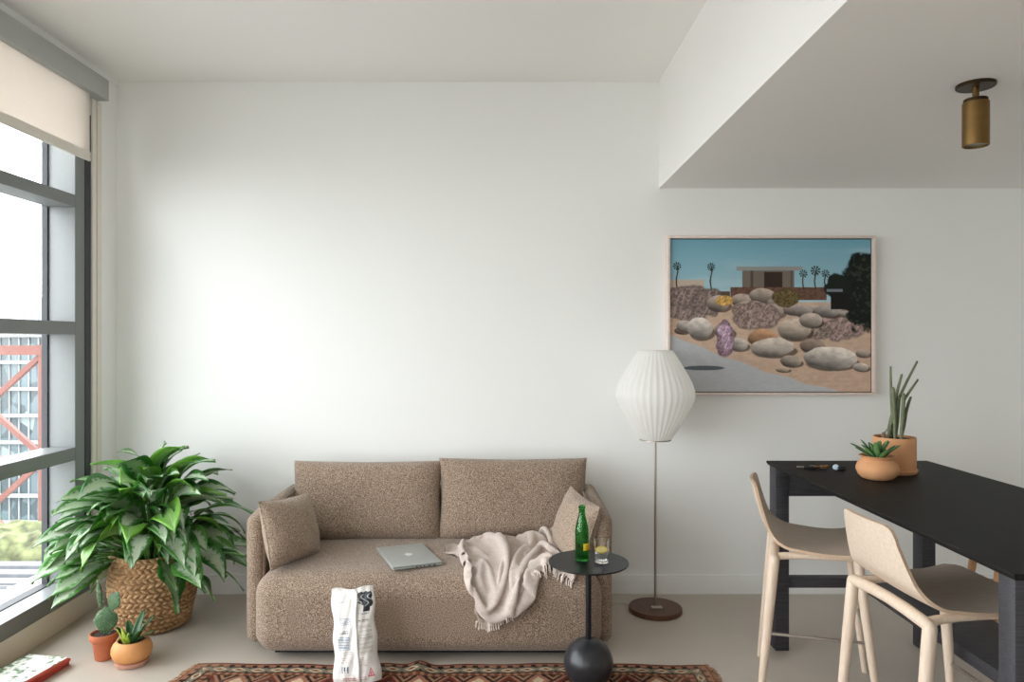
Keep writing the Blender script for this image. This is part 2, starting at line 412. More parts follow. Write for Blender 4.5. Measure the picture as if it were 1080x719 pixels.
for k in range(10):
    z = -33+k*3.55
    b = MB(); b.box((-100, 95.6, z+3.1), (-40, 97, z+3.55)); loc_(b, 'floor_slab', M['concrete'], bd, smooth=False)
    b = MB(); b.box((-100, 96.2, z), (-40, 97.05, z+3.1)); w = loc_(b, 'window_band', M['far_glass'], bd, smooth=False)
    b = MB()
    for q in range(46): b.box((-100+q*1.3, 96.0, z), (-99.86+q*1.3, 96.3, z+3.1))
    b.build('mullions', M['concrete'], w, False)
b = MB()
for q in range(30): b.box((-100+q*2, 98, 3), (-99.6+q*2, 98.4, 8))
b.box((-100, 98.4, 3), (-40, 112, 7.6)); loc_(b, 'penthouse', M['far_glass_w'], bd, smooth=False)
b = MB(); b.box((-100, 95.5, 2.4), (-40, 98, 3.2)); loc_(b, 'parapet', M['concrete'], bd, smooth=False)
tr = thing('steel_truss', 'red braced steel frame standing in front of the far office building', 'frame', (-38, 60, -33))
def bar(p, q, w):
    p = Vector(p); q = Vector(q); d = (q-p); T = Matrix.Translation((p+q)/2) @ d.to_track_quat('Z', 'Y').to_matrix().to_4x4()
    b = MB(); b.box((-w/2, -w/2, -d.length/2), (w/2, w/2, d.length/2), T); return b
xa = (46.5-CX)*60/F; xb = xa-9.6
for nm, p, q, w in (('column', (xa, 60, -33), (xa, 60, 1.2), .62), ('column', (xb, 60, -33), (xb, 60, 1.2), .62), ('column', (xb-9.6, 60, -33), (xb-9.6, 60, 1.2), .62),
                    ('beam', (xb-9.6, 60, .75), (xa+.3, 60, .75), .8), ('beam', (xb-9.6, 60, -8.4), (xa+.3, 60, -8.4), .6), ('beam', (xb-9.6, 60, -17.6), (xa+.3, 60, -17.6), .6),
                    ('brace', (xb, 60, -8.2), (xa, 60, .5), .4), ('brace', (xb, 60, .5), (xa, 60, -8.2), .4), ('brace', (xb, 60, -8.4), (xa, 60, -17), .4), ('brace', (xb, 60, -17), (xa, 60, -8.4), .4), ('brace', (xb, 60, -17.6), (xa, 60, -26), .4)):
    loc_(bar(p, q, w), nm, M['red_steel'], tr, smooth=False)
# roof terrace in front of it
te = thing('roof_terrace', 'planted roof terrace with grey deck below the office building', 'terrace', (-18, 28, -9.1))
b = MB(); b.box((-42, 17.5, -9.6), (-8, 38.6, -9.1)); loc_(b, 'deck', M['concrete'], te, smooth=False)
b = MB()
for k in range(14): b.box((-42, 17.8+k*1.2, -9.1), (-8, 18.5+k*1.2, -8.92))
loc_(b, 'planks', M['planks'], te, smooth=False)
b = MB()
b.grid(lambda u, v: Vector((-42+34*u, 34.4+4.2*v, -9.1+.9*sin(pi*v)**.5+.75*float(fbm(u*60, v*9, 3))*sin(pi*v))), 170, 40)
loc_(b, 'planting', M['green_roof'], te)
rl = thing('terrace_railing', 'white posts of the railing on the roof terrace', 'railing', (-18, 27, -8.92))
for k in range(12):
    b = MB(); b.bbox((-21.5+k*.72, 26.9, -9.0), (-21.28+k*.72, 27.1, -7.7), .02); loc_(b, 'post', M['far_glass_w'], rl)
b = MB(); b.box((-21.6, 26.95, -7.8), (-13.2, 27.05, -7.68)); loc_(b, 'rail', M['planks'], rl, smooth=False)

# ================================================================ LIGHT AND CAMERA
wd = bpy.data.worlds.new('overcast_sky'); SC.world = wd; wd.use_nodes = True; nt = wd.node_tree; nt.nodes.clear()
o_ = nt.nodes.new('ShaderNodeOutputWorld'); bg = nt.nodes.new('ShaderNodeBackground'); tc = nt.nodes.new('ShaderNodeTexCoord'); sx = nt.nodes.new('ShaderNodeSeparateXYZ'); cr = nt.nodes.new('ShaderNodeValToRGB')
nt.links.new(tc.outputs['Generated'], sx.inputs[0])
mp = nt.nodes.new('ShaderNodeMapRange'); mp.inputs[1].default_value = -1; nt.links.new(sx.outputs['Z'], mp.inputs[0]); nt.links.new(mp.outputs[0], cr.inputs[0])
e = cr.color_ramp.elements; e[0].position = .44; e[0].color = (.68, .70, .70, 1); e[1].position = .5; e[1].color = (.945, .975, 1, 1)
nt.links.new(cr.outputs[0], bg.inputs[0]); bg.inputs[1].default_value = SKY; nt.links.new(bg.outputs[0], o_.inputs[0])
pl = bpy.data.lights.new('window_portal', 'AREA'); pl.shape = 'RECTANGLE'; pl.size = 2.3; pl.size_y = 5.1; pl.cycles.is_portal = True
po = bpy.data.objects.new('window_portal', pl); COL.objects.link(po); po.location = (-2.47, 1.22, 1.42); po.rotation_euler = (0, -pi/2, 0); po['kind'] = 'helper'
pl2 = bpy.data.lights.new('rear_portal', 'AREA'); pl2.shape = 'RECTANGLE'; pl2.size = FX1-FX0; pl2.size_y = FZ1-FZ0; pl2.cycles.is_portal = True
po2 = bpy.data.objects.new('rear_portal', pl2); COL.objects.link(po2); po2.location = ((FX0+FX1)/2, YF-.14, (FZ0+FZ1)/2); po2.rotation_euler = (pi/2, 0, 0); po2['kind'] = 'helper'
cam = bpy.data.cameras.new('camera'); co = bpy.data.objects.new('camera', cam); COL.objects.link(co)
co.location = (0, 0, H); co.rotation_euler = (pi/2, 0, 0); cam.sensor_width = 36; cam.lens = F/1080*36; cam.shift_x = (540-CX)/1080; cam.shift_y = (CY-359.5)/1080
cam.clip_start = .05; cam.clip_end = 900; SC.camera = co
SC.view_settings.view_transform = 'Standard'; SC.view_settings.look = 'None'; SC.view_settings.gamma = 1; SC.view_settings.exposure = EXPO; SC.view_settings.use_curve_mapping = False
SC.cycles.max_bounces = 14; SC.cycles.diffuse_bounces = 8; SC.cycles.glossy_bounces = 6; SC.cycles.transmission_bounces = 10; SC.cycles.transparent_max_bounces = 16
SC.cycles.use_denoising = True; SC.cycles.caustics_reflective = False; SC.cycles.caustics_refractive = True; SC.cycles.sample_clamp_indirect = 6
# ================================================================ SOFA AND WHAT LIES ON IT
ST = .392                                                            # seat height
sofa = thing('sofa', 'two-seat sofa in brown speckled tweed with rounded base and thin padded arms', 'sofa', (-.36, 3.75, 0))
SL = Matrix.Translation((-.36, 3.75, 0)).inverted()
def lo(b, name, mat, par=sofa, **k): o = b.build(name, mat, par, **k); o.matrix_parent_inverse = Matrix.Translation(-Vector(par.location)) if tuple(par.rotation_euler) == (0,0,0) else (Matrix.LocRotScale(par.location, par.rotation_euler, None)).inverted(); return o
def seat_fn(u, p):
    q = p.copy()
    if u.z > 0: q.z += .018*(1-u.x**4)*(1-abs(u.y)**3)*u.z
    if u.y < 0: q.y -= .012*(1-u.x**4)*(1-u.z**4)*(-u.y)
    return q
b = MB(); b.rbox((-.357, 3.695, .03+(ST-.03)/2), (1.615, .82, ST-.03), .095, 8, 14, None, seat_fn); seat = lo(b, 'seat', M['sofa'])
def arm(x):
    b = MB()
    def fn(u, p):
        q = p.copy()
        q.z -= .022*max(0, -u.y)**3*max(0, u.z)
        return q
    b.rbox((x, 3.775, .348), (.088, .73, .625), .043, 6, 8, None, fn)
    o = lo(b, 'armrest', M['sofa'])
    s_ = 1 if x > -.3 else -1
    pts = [(x-s_*.044, 3.42+.03, .08), (x-s_*.044, 3.425, .3), (x-s_*.044, 3.44, .58), (x-s_*.044, 3.48, .634), (x-s_*.044, 3.7, .652), (x-s_*.044, 4.06, .655)]
    b = MB(); b.tube(pts, .006, 6); b.build('piping', M['piping'], o)
arm(-1.192); arm(.466)
b = MB(); b.rbox((-.363, 4.10, .345), (1.746, .085, .62), .04, 5, 4); lo(b, 'back_panel', M['sofa'])
b = MB()
for x in (-1.05, .33):
    for y in (3.52, 3.98): b.box((x-.03, y-.03, 0), (x+.03, y+.03, .036))
b.box((-1.08, 3.38, .012), (.36, 4.02, .034)); lo(b, 'base_plinth', M['black_plastic'], smooth=False)

def pillow_mesh(w, h, t, n=3.2, ears=.04, seed=0, nu=36, nv=30, sag=0, ex=.55):
    rnd = random.Random(seed); ph = [rnd.uniform(0, 6) for _ in range(6)]
    b = MB()
    def side(sg):
        def fn(u, v):
            a = 2*u-1; c = 2*v-1
            a = sin(a*pi/2); c = sin(c*pi/2)
            pin = 1-ears*(1-a*a) if True else 1
            x = a*w/2*(1-ears*(1-c*c)*.9+ears*.4*abs(a*c)); z = c*h/2*(1-ears*(1-a*a)*.9+ears*.4*abs(a*c))
            prof = max(0, 1-abs(a)**n)**ex*max(0, 1-abs(c)**n)**ex
            y = sg*t/2*prof
            wr = .006*sin(9*a+ph[0]+2*c)*(abs(c)**3)*prof+.005*sin(11*c+ph[1]+3*a)*(abs(a)**3)*prof+.004*sin(5*a+4*c+ph[2]+sg)*prof
            z -= sag*(1-a*a)*max(0, c)
            return Vector((x, y+sg*wr, z))
        return fn
    b.grid(side(-1), nu, nv, uv=False); b.grid(side(1), nu, nv, True, uv=False)
    return b
def edge_pts(b, nu, nv):
    idx = [i for i in range(nu+1)]+[j*(nu+1)+nu for j in range(1, nv+1)]+[nv*(nu+1)+i for i in range(nu-1, -1, -1)]+[j*(nu+1) for j in range(nv-1, 0, -1)]
    return [Vector(b.v[i]) for i in idx]
def pillow(name, T, w, h, t, mat, parent, n=3.2, ears=.04, seed=0, pip=.006, sag=0, pmat='piping', ex=.55):
    b = pillow_mesh(w, h, t, n, ears, seed, sag=sag, ex=ex); ep = edge_pts(b, 36, 30)
    b.v = [tuple(T @ Vector(v)) for v in b.v]
    o = b.build(name, mat, merge=.0003, angle=180) if parent is None else lo(b, name, mat, parent, merge=.0003, angle=180)
    if pip:
        p = MB(); ep = [T @ q for q in ep]; p.tube(ep+[ep[0]], pip, 6, False)
        p.build('piping', M[pmat], o)
    return o
# two tall back cushions
for x0, x1, sd, hh in ((-1.165, -.352, 3, .425), (-.362, .447, 5, .44)):
    T = Matrix.Translation(((x0+x1)/2, 3.965, ST-.008+hh/2)) @ Matrix.Rotation(R(-9), 4, 'X')
    pillow('back_cushion', T, x1-x0, hh, .2, M['sofa'], sofa, 4.4, .03, sd, 0, ex=.40)
def throw(cx, cy, cz, rz, lean, w, h, t, label, roll=0, sd=1):
    T = Matrix.Translation((cx, cy, cz)) @ Matrix.Rotation(R(rz), 4, 'Z') @ Matrix.Rotation(R(lean), 4, 'X') @ Matrix.Rotation(R(roll), 4, 'Y')
    o = pillow('throw_pillow', T, w, h, t, M['sofa_pale'], None, 2.6, .05, sd, .0035, pmat='sofa_pale')
    tag(o, label, 'pillow', 'throw pillows on the sofa'); return o
throw(-1.05, 3.53, ST+.160, 70, -16, .375, .31, .155, 'tan tweed throw pillow leaning on the left arm, beside the plant end', 4, 11)
throw(.346, 3.56, ST+.160, 107, 16, .375, .31, .155, 'tan tweed throw pillow leaning on the right arm behind the green bottle', -4, 12)

# laptop
lp = [Vector((-.657, 3.643, 0)), Vector((-.434, 3.746, 0)), Vector((-.305, 3.438, 0)), Vector((-.508, 3.322, 0))]
ctr = sum(lp, Vector())/4
ang = math.atan2((lp[1]-lp[2]).y, (lp[1]-lp[2]).x)                   # long axis
LT = thing('laptop', 'closed silver laptop lying on the sofa seat', 'laptop', (ctr.x, ctr.y, ST+.0178), ang)
LT.rotation_euler.x = R(0.3)
b = MB(); b.rbox((0, 0, .005), (.345, .238, .010), .0045, 4, 3); b.build('base', M['aluminium'], LT)
b = MB(); b.rbox((0, 0, .0135), (.345, .238, .006), .0028, 4, 3); lid = b.build('lid', M['aluminium'], LT)
b = MB(); b.box((-.172, -.118, .0098), (.172, .118, .0108)); b.build('seam', M['alu_dark'], LT, False)
b = MB()
for k, (y, w) in enumerate(((-.08, .012), (-.055, .014), (-.03, .008), (-.012, .008), (.006, .012), (.024, .004))):
    b.box((-.1731, y-w/2, .0035), (-.1722, y+w/2, .0075))
b.build('ports', M['alu_dark'], LT, False)
def fruit_logo():                                                    # bitten fruit outline with a leaf
    pts = []
    for k in range(72):
        t = 2*pi*k/72; r = 1+.10*cos(2*t)*.0
        x = sin(t)*(.90+.10*cos(t)); y = cos(t)*.98
        y -= .20*math.exp(-(x/.22)**2)*(1 if y > 0 else -.45)
        if x > 0:                                                    # the bite
            dx, dy = x-1.16, y-.12; d = sqrt(dx*dx+dy*dy)
            if d < .46: x, y = 1.16+dx/d*.46, .12+dy/d*.46
        pts.append((x, y))
    leaf = []
    for k in range(13): t = k/12; leaf.append((.02+.42*t+.10*sin(pi*t), 1.0+.48*t-.10*sin(pi*t)))
    for k in range(1, 12): t = 1-k/12; leaf.append((.02+.42*t-.10*sin(pi*t), 1.0+.48*t+.12*sin(pi*t)))
    return pts, leaf
f1, f2 = fruit_logo(); b = MB(); s_ = .021
Tl = Matrix.Translation((0, 0, 0)) @ Matrix.Rotation(R(90), 4, 'Z')
for poly in (f1, f2): b.extrude([(x*s_, y*s_) for x, y in poly], 2, .0163, .01685, Tl)
b.build('logo', M['logo_white'], lid, False)

# ================================================================ SIDE TABLE
stx, sty = .351, 3.044
stb = thing('side_table', 'small round black side table with a ball base on the rug', 'table', (stx, sty, .0105))
b = MB(); n_ = 24; b.lathe([(.104*sin(pi*k/n_), .104-.104*cos(pi*k/n_)) for k in range(n_+1)], 48); b.build('ball_base', M['marble'], stb)
b = MB(); b.lathe([(0, .195), (.017, .197), (.017, .206), (.0125, .208), (.0125, .526), (.04, .527), (.04, .531), (0, .531)], 24); b.build('pole', M['dark_metal'], stb)
b = MB(); b.lathe([(0, .524), (.165, .524), (.1685, .5265), (.169, .529), (.1675, .5315), (0, .532)], 72); b.build('tabletop', M['dark_metal'], stb)
TT = .5427
# bottle
bo = thing('glass_bottle', 'green glass bottle with yellow label on the round side table', 'bottle', (.325, 3.055, TT))
pr = [(0, .004), (.018, .003), (.024, 0), (.0285, .002), (.030, .007), (.030, .095), (.0295, .125), (.027, .145), (.021, .170), (.0155, .190), (.0135, .205), (.0135, .222), (.0155, .223), (.0155, .231), (.0135, .2325), (.0125, .2325)]
inn = [(.0105, .2325), (.0105, .205), (.0125, .190), (.018, .169), (.024, .144), (.0265, .124), (.027, .095), (.027, .012), (.02, .009), (0, .0085)]
b = MB(); b.lathe(pr+inn, 40); b.build('bottle_glass', M['green_glass'], bo)
M['tonic'] = glass('green_tinted_drink', (.12, .42, .16, 1), 0, 1.33)
b = MB(); b.lathe([(0, .0092), (.0199, .0096), (.0266, .0125), (.0266, .077), (0, .077)], 40); b.build('drink', M['tonic'], bo)
M['label_yellow'] = plain('yellow_label', rgb(236, 206, 44), .5, var=.02)
M['label_red'] = plain('label_red_ink', rgb(190, 60, 36), .5, var=.02)
def arcpatch(r, a0, a1, z0, z1, n=16):
    b = MB(); b.grid(lambda u, v: Vector((r*cos(a0+(a1-a0)*u), r*sin(a0+(a1-a0)*u), z0+(z1-z0)*v)), n, 6); return b
b = arcpatch(.0304, R(-84), R(-8), .048, .078); lb = b.build('label', M['label_yellow'], bo); md = lb.modifiers.new('thick', 'SOLIDIFY'); md.thickness = .0004; md.offset = 1
b = MB()                                                             # the small red device and two text lines on the label
for k in range(14):
    t = 2*pi*k/14; t2 = 2*pi*(k+1)/14
    for (r0, r1) in ((.0048, .0064),):
        q = []
        for (tt, rr) in ((t, r0), (t2, r0), (t2, r1), (t, r1)):
            aa = R(-48)+rr*cos(tt)/.0304; q.append(Vector((.0310*cos(aa), .0310*sin(aa), .0665+rr*sin(tt))))
        b.add(q, [(0, 1, 2, 3)])
for z, w in ((.0555, .30), (.0525, .22)):
    for k in range(5):
        a0 = R(-48)-w+2*w*k/5; a1 = a0+w*.28
        b.grid(lambda u, v, a0=a0, a1=a1, z=z: Vector((.0310*cos(a0+(a1-a0)*u), .0310*sin(a0+(a1-a0)*u), z+.002*v)), 2, 1, uv=False)
b.build('label_print', M['label_red'], lb, False)
# tumbler
gl = thing('drinking_glass', 'clear tumbler of water beside the green bottle', 'glass', (.4045, 3.028, TT))
b = MB(); b.lathe([(0, .001), (.026, 0), (.0285, .002), (.0305, .05), (.0325, .097), (.0318, .098), (.0308, .097), (.029, .05), (.0268, .012), (.02, .0095), (0, .009)], 40); b.build('tumbler', M['clear_glass'], gl)
b = MB(); b.lathe([(0, .0094), (.02, .0099), (.0265, .0125), (.0288, .05), (0, .05)], 40); b.build('water', M['water'], gl)
M['lemon_rind'] = plain('lemon_rind', rgb(236, 196, 48), .5, var=.04)
M['lemon_flesh'] = plain('lemon_flesh', rgb(246, 226, 130), .35, var=.05, scale=160)
ls = thing('lemon_slice', 'yellow lemon slice floating on the water in the tumbler', 'lemon', (.4045, 3.028, TT+.0535), .3); ls.rotation_euler = (R(14), R(-6), .3)
b = MB(); b.lathe([(.0235, -.0025), (.0262, -.002), (.0265, 0), (.0262, .002), (.0235, .0025)], 32, close=True); b.build('rind', M['lemon_rind'], ls)
b = MB()
for k in range(8):
    a0 = 2*pi*k/8+.05; a1 = 2*pi*(k+1)/8-.05
    b.extrude([(.002*cos((a0+a1)/2), .002*sin((a0+a1)/2))]+[(.0225*cos(a0+(a1-a0)*j/5), .0225*sin(a0+(a1-a0)*j/5)) for j in range(6)], 2, -.0022, .0022)
b.build('flesh', M['lemon_flesh'], ls, False)

# ================================================================ FLOOR LAMP
lx, ly = .818, 3.93
fl = thing('floor_lamp', 'floor lamp with white ribbed pear-shaped shade and round walnut base', 'lamp', (lx, ly, 0))
b = MB(); b.lathe([(0, 0), (.14, 0), (.1435, .004), (.1435, .022), (.1405, .026), (0, .026)], 72); b.build('base', M['walnut'], fl)
b = MB(); b.rbox((.004, -.02, .0285), (.058, .03, .006), .002, 2); b.build('foot_plate', M['steel'], fl)
b = MB(); b.tube([(0, 0, .026), (0, 0, .92)], .0065, 14); b.build('pole', M['nickel'], fl)
zt, zb_ = 1.418, .938
shp = [(.094, zt), (.098, zt-.004), (.118, zt-.035), (.146, zt-.080), (.175, zt-.130), (.198, zt-.175), (.2105, zt-.215), (.2125, zt-.240), (.208, zt-.265), (.196, zt-.295), (.176, zt-.335), (.150, zt-.380), (.121, zt-.425), (.094, zt-.465), (.084, zb_)]
def shade_mat():
    t = NT('lamp_shade_skin'); d = t.node('BsdfDiffuse', Color=rgb(250, 250, 248)); tr = t.node('BsdfTranslucent', Color=rgb(252, 251, 248))
    m = t.node('MixShader', Fac=.46); t.link(d.outputs[0], m.inputs[1]); t.link(tr.outputs[0], m.inputs[2]); t.link(m.outputs[0], t.out.inputs[0]); return t.m
M['shade'] = shade_mat()
NR = 36
def dens(p, k=4):
    out = []
    for (a, b_) in zip(p, p[1:]):
        for q in range(k): out.append((a[0]+(b_[0]-a[0])*q/k, a[1]+(b_[1]-a[1])*q/k))
    return out+[p[-1]]
b = MB(); b.lathe(dens(shp, 3), NR*6, fr=lambda th, z: 1-.030*abs(sin(NR*th/2)) ); sh = b.build('lamp_shade', M['shade'], fl, angle=80)
b = MB(); b.lathe([(.093, zt), (.096, zt+.002), (.094, zt+.004), (.02, zt+.001), (.02, zt-.001)], 48, close=True); b.build('top_ring', M['white_card'], sh)
b = MB(); b.lathe([(.082, zb_), (.085, zb_-.001), (.085, zb_-.006), (.02, zb_-.006), (.02, zb_)], 48, close=True); b.build('bottom_ring', M['nickel'], sh)
b = MB(); b.tube([(-.10, .075, .012), (-.155, .11, .006), (-.24, .13, .005), (-.34, .16, .005), (-.5, .2, .005), (-.7, .22, .005)], .0028, 8); b.build('cord', M['guide'], fl)
# ================================================================ RUG
def L(*c): return np.array([lin(q) for q in c])
def rug_cols(x, y, W):                                               # x across (0..W), y down from the far edge, metres
    rust = L(108, 66, 52); dark = L(44, 34, 30); cream = L(190, 170, 142); sage = L(116, 110, 96); brick = L(96, 48, 38); tan = L(142, 108, 82); peach = L(146, 102, 82)
    n = fbm(x*60, y*60, 5); abr = fbm(x*5, y*9, 8)
    c = np.zeros(x.shape+(3,)); c[:] = rust
    ed = np.minimum(np.minimum(x, W-x), y)                           # distance from the nearest edge
    al = np.where(y <= np.minimum(x, W-x), x, y)                     # distance along that edge
    def put(m, col): c[m] = col
    put(ed < .012, brick)
    m = (ed >= .012) & (ed < .036); put(m, peach); put(m & (((al/.052) % 1) < .42) & (abs(ed-.026) < .009), dark)
    m = (ed >= .036) & (ed < .042); put(m, dark)
    m = (ed >= .042) & (ed < .082); put(m, sage)
    tri = abs(((al/.085) % 1)-.5)*2
    put(m & (abs((ed-.062)/.02) < 1-tri*1.25), cream); put(m & (abs((ed-.062)/.012) < .75-tri*1.5), rust); put(m & (abs((ed-.062)/.012) > 1.3) & (tri > .85), dark)
    m = (ed >= .082) & (ed < .089); put(m, dark)
    m = (ed >= .089) & (ed < .112); put(m, rust); put(m & (((al/.034) % 1) < .45), tan)
    m = (ed >= .112) & (ed < .118); put(m, dark)
    # field of stacked zigzags and diamonds
    f = ed >= .118
    u = (x-W/2)/.128; v = y/.115
    zz = (v+abs((u % 1)-.5)*1.5) % 2.0
    for a, b_, col in ((0, .16, dark), (.16, .34, peach), (.34, .5, brick), (.5, .66, cream), (.66, .78, dark), (.78, 1.1, rust), (1.1, 1.24, dark), (1.24, 1.42, tan), (1.42, 1.58, dark), (1.58, 1.76, peach), (1.76, 2.0, brick)):
        put(f & (zz >= a) & (zz < b_), col)
    dm = abs((u % 2)-1)+abs(((y/.34) % 1)-.5)*2.2
    put(f & (dm < .55), dark); put(f & (dm < .42), peach); put(f & (dm < .22), cream)
    c *= (.78+.44*n)[..., None]*(.85+.3*abr)[..., None]
    w = smooth01(.55, .75, fbm(x*3+4, y*4, 21)); c = c*(1-.22*w[..., None])+L(176, 146, 120)*(.22*w[..., None])
    return np.clip(c, 0, 1)
RW, RD = 2.30, 1.75
RX, RY = -1.395, 3.262
NU, NV = 560, 300
uu, vv = np.meshgrid(np.linspace(0, 1, NU+1), np.linspace(0, 1, NV+1)**1.35)
xx = uu*RW; yy = vv*RD
cols = rug_cols(xx, yy, RW)
px_ = RX+xx+.006*np.sin(yy*14)-.05*np.exp(-((xx)/.5))*np.minimum(yy, .3)/.19*.8
py_ = RY-yy+.010*np.sin(xx*4.2+1)+.005*np.sin(xx*17)
zz_ = .0095+.002*(fbm(xx*9, yy*9, 2)-.5)+.026*np.exp(-((xx-1.01)/.045)**2)*np.exp(-((yy-.03)/.085)**2)+.012*np.exp(-((xx-.86)/.1)**2-((yy-.05)/.1)**2)
rug = thing('rug', 'worn patterned rust and black wool rug in front of the sofa', 'rug', (-.25, 2.4, 0))
b = MB(); vs = np.stack([px_, py_, zz_], -1).reshape(-1, 3)
idx = np.arange((NU+1)*(NV+1)).reshape(NV+1, NU+1)
fs = np.stack([idx[:-1, :-1], idx[1:, :-1], idx[1:, 1:], idx[:-1, 1:]], -1).reshape(-1, 4)
# border skirt down to the floor
per = np.concatenate([idx[0, :], idx[1:, -1], idx[-1, -2::-1], idx[-2:0:-1, 0]])
base = len(vs); sk = vs[per].copy(); sk[:, 2] = .0005
nper = len(per); kk = np.arange(nper); k2 = (kk+1) % nper
fs2 = np.stack([per, per[k2], base+k2, base+kk], -1)
b.v = [tuple(q) for q in vs]+[tuple(q) for q in sk]; b.f = fs.tolist()+fs2.tolist(); b.mi = [0]*len(b.f)
b.cols = np.concatenate([cols.reshape(-1, 3), cols.reshape(-1, 3)[per]]); lo(b, 'pile', M['rug'], rug, angle=80)
M['fringe_tan'] = plain('rug_fringe_wool', rgb(150, 110, 82), .95, var=.25, scale=90)
rnd = random.Random(3)
for side, sx_ in ((0, -1), (1, 1)):
    b = MB()
    for k in range(150):
        y = RY-.005-k*.0113; x0 = (RX-.05*min(RY-y, .3)/.19*.8+.006 if side == 0 else RX+RW-.004)+.006*sin((RY-y)*14)
        l = rnd.uniform(.018, .04); dy = rnd.uniform(-.012, .012)
        b.tube([(x0, y, .008), (x0+sx_*l*.5, y+dy*.6, .0085), (x0+sx_*l, y+dy, .004)], [.0032, .003, .0014], 5)
    lo(b, 'fringe', M['fringe_tan'], rug)

# ================================================================ SNACK BAG
def bag_cols(u, v, front):
    c = np.zeros(u.shape+(3,)); c[:] = L(224, 221, 216)
    ink = L(120, 132, 146); gry = L(176, 170, 162); blk = L(26, 30, 36); pink = L(196, 84, 104); blue = L(96, 120, 146)
    if front:
        def rect(a0, a1, b0, b1, col): c[(u > a0) & (u < a1) & (v > b0) & (v < b1)] = col
        dash = lambda s, d: (hnoise(u*s, np.floor(v*90)+0*u, 4) < d)
        def lines(a0, a1, b0, b1, nl, col, d=.75, s=60):
            fr = ((v-b0)/(b1-b0)*nl) % 1
            c[(u > a0) & (u < a1) & (v > b0) & (v < b1) & (fr < .5) & dash(s, d)] = col
        lines(.20, .50, .62, .70, 5, ink); lines(.17, .46, .36, .50, 9, blue, .85); lines(.20, .44, .86, .89, 2, ink, .5)
        lines(.20, .42, .53, .57, 2, blk, .6); lines(.26, .50, .30, .35, 3, gry); lines(.24, .46, .23, .29, 3, L(196, 120, 110), .4)
        bl_ = (((u-.335)/.155)**2+((v-.545)/.055)**2) < 1
        c[bl_ & ~((((u-.335)/.14)**2+((v-.545)/.047)**2) < 1)] = L(200, 206, 212)
        lines(.66, .93, .30, .62, 22, gry, .9, 80); lines(.66, .90, .64, .67, 2, blk, .8); lines(.67, .93, .47, .485, 1, blk, .9); lines(.66, .9, .72, .745, 2, blue, .7); lines(.64, .8, .18, .28, 6, gry, .8)
        bar = (u > .24) & (u < .42) & (v > .125) & (v < .19); c[bar] = L(240, 238, 236)
        c[bar & (hnoise(u*95, u*0, 9) < .5) & (v > .14)] = L(40, 60, 84)
        c[bar & (v < .138) & (hnoise(u*95, u*0, 2) < .5)] = L(40, 60, 84)
        # ink-black mark with a pale scribbled figure, upper right
        dx = (u-.795)/.15; dy = (v-.868)/.085
        wob = .12*np.sin(9*u*6)+.1*np.sin(v*70)
        mk = (np.maximum(abs(dx), abs(dy)) < 1+wob*.7) & (dy > -.9+.5*np.maximum(0, -dx+.2)) | ((abs(dx-.25) < .45) & (abs(dy+1) < .45))
        c[mk] = blk
        sq = mk & (abs(np.sin(dx*3.2+np.sin(dy*4)*1.6)) < .20) & (abs(dy) < .75); c[sq] = L(206, 210, 212)
        # pink triangle, and a line of small red print at the foot
        tx = (u-.84)/.075; ty = (v-.105)/.055
        tri = (ty > -.8) & (ty < 1-2*abs(tx)) ; c[tri] = pink; c[(ty > -.55) & (ty < .55-2*abs(tx))] = L(226, 190, 194)
        c[(abs(tx) < .16) & (ty > -.55) & (ty < .1)] = pink
        lines(.26, .74, .035, .085, 2, L(190, 110, 110), .6, 50)
        # zigzag crimped ends
        c[(v > .972) & (((v*400) % 2) < .8)] = L(214, 212, 208)
        c[(abs(u-.565) < .012)] = L(224, 222, 218)
    return c
def bag_pt(u, v, sg, w=.212, h=.385):
    a = 2*u-1; c = 2*v-1
    t = .105*max(0, 1-abs(a)**2.6)**.6*max(0, 1-max(0, v-.0)**7)**.7*(.55+.45*min(1, max(0, (1-v)*1.25)))
    if v < .06: t *= .78+.22*v/.06
    wid = w*(.90+.10*(1-v))*(1-.06*sin(pi*v)*1.0)
    x = a*wid/2
    y = -sg*t/2
    cr = .003*sin(9*u+5*v*3)*sin(9*v+3)+.0025*sin(21*v+9*u)+.0016*sin(31*u-22*v)+.006*float(fbm(u*5+2, v*8, 6))-.003
    y -= cr*sg*(1-abs(a)**6)
    if sg > 0 and .5 < u < .64: y -= .004*(1-abs((u-.57)/.07))
    z = v*h
    if v > .93: z += .006*sin(8*u+1)*((v-.93)/.07); y += .010*sin(7*u)*((v-.93)/.07)
    x += .004*sin(17*v)*a
    return Vector((x, y, z))
bg_ = thing('snack_bag', 'white paper snack bag standing on the rug against the sofa front', 'bag', (-.635, 3.10, .0118)); bg_.rotation_euler = (R(-8.0), R(-6), R(-4))
NU2, NV2 = 130, 230
b = MB()
b.grid(lambda u, v: bag_pt(u, v, 1), NU2, NV2)
g1 = np.meshgrid(np.linspace(0, 1, NU2+1), np.linspace(0, 1, NV2+1))
cA = bag_cols(g1[0], g1[1], True).reshape(-1, 3)
b.grid(lambda u, v: bag_pt(u, v, -1), 40, 60, True)
g2 = np.meshgrid(np.linspace(0, 1, 41), np.linspace(0, 1, 61)); cB = bag_cols(g2[0], g2[1], False).reshape(-1, 3)
nB = len(b.v)
b.cols = np.concatenate([cA, cB])
o = b.build('bag_film', M['bag'], bg_, angle=60); md = o.modifiers.new('weld', 'WELD'); md.merge_threshold = .0004
b = MB()
b.grid(lambda u, v: Vector(((2*u-1)*.08, bag_pt(.1+.8*u, 0, 1).y*(1-v)+bag_pt(.1+.8*u, 0, -1).y*v, .0)), 20, 4)
b.build('bag_bottom', M['white_card'], bg_)
b = MB()
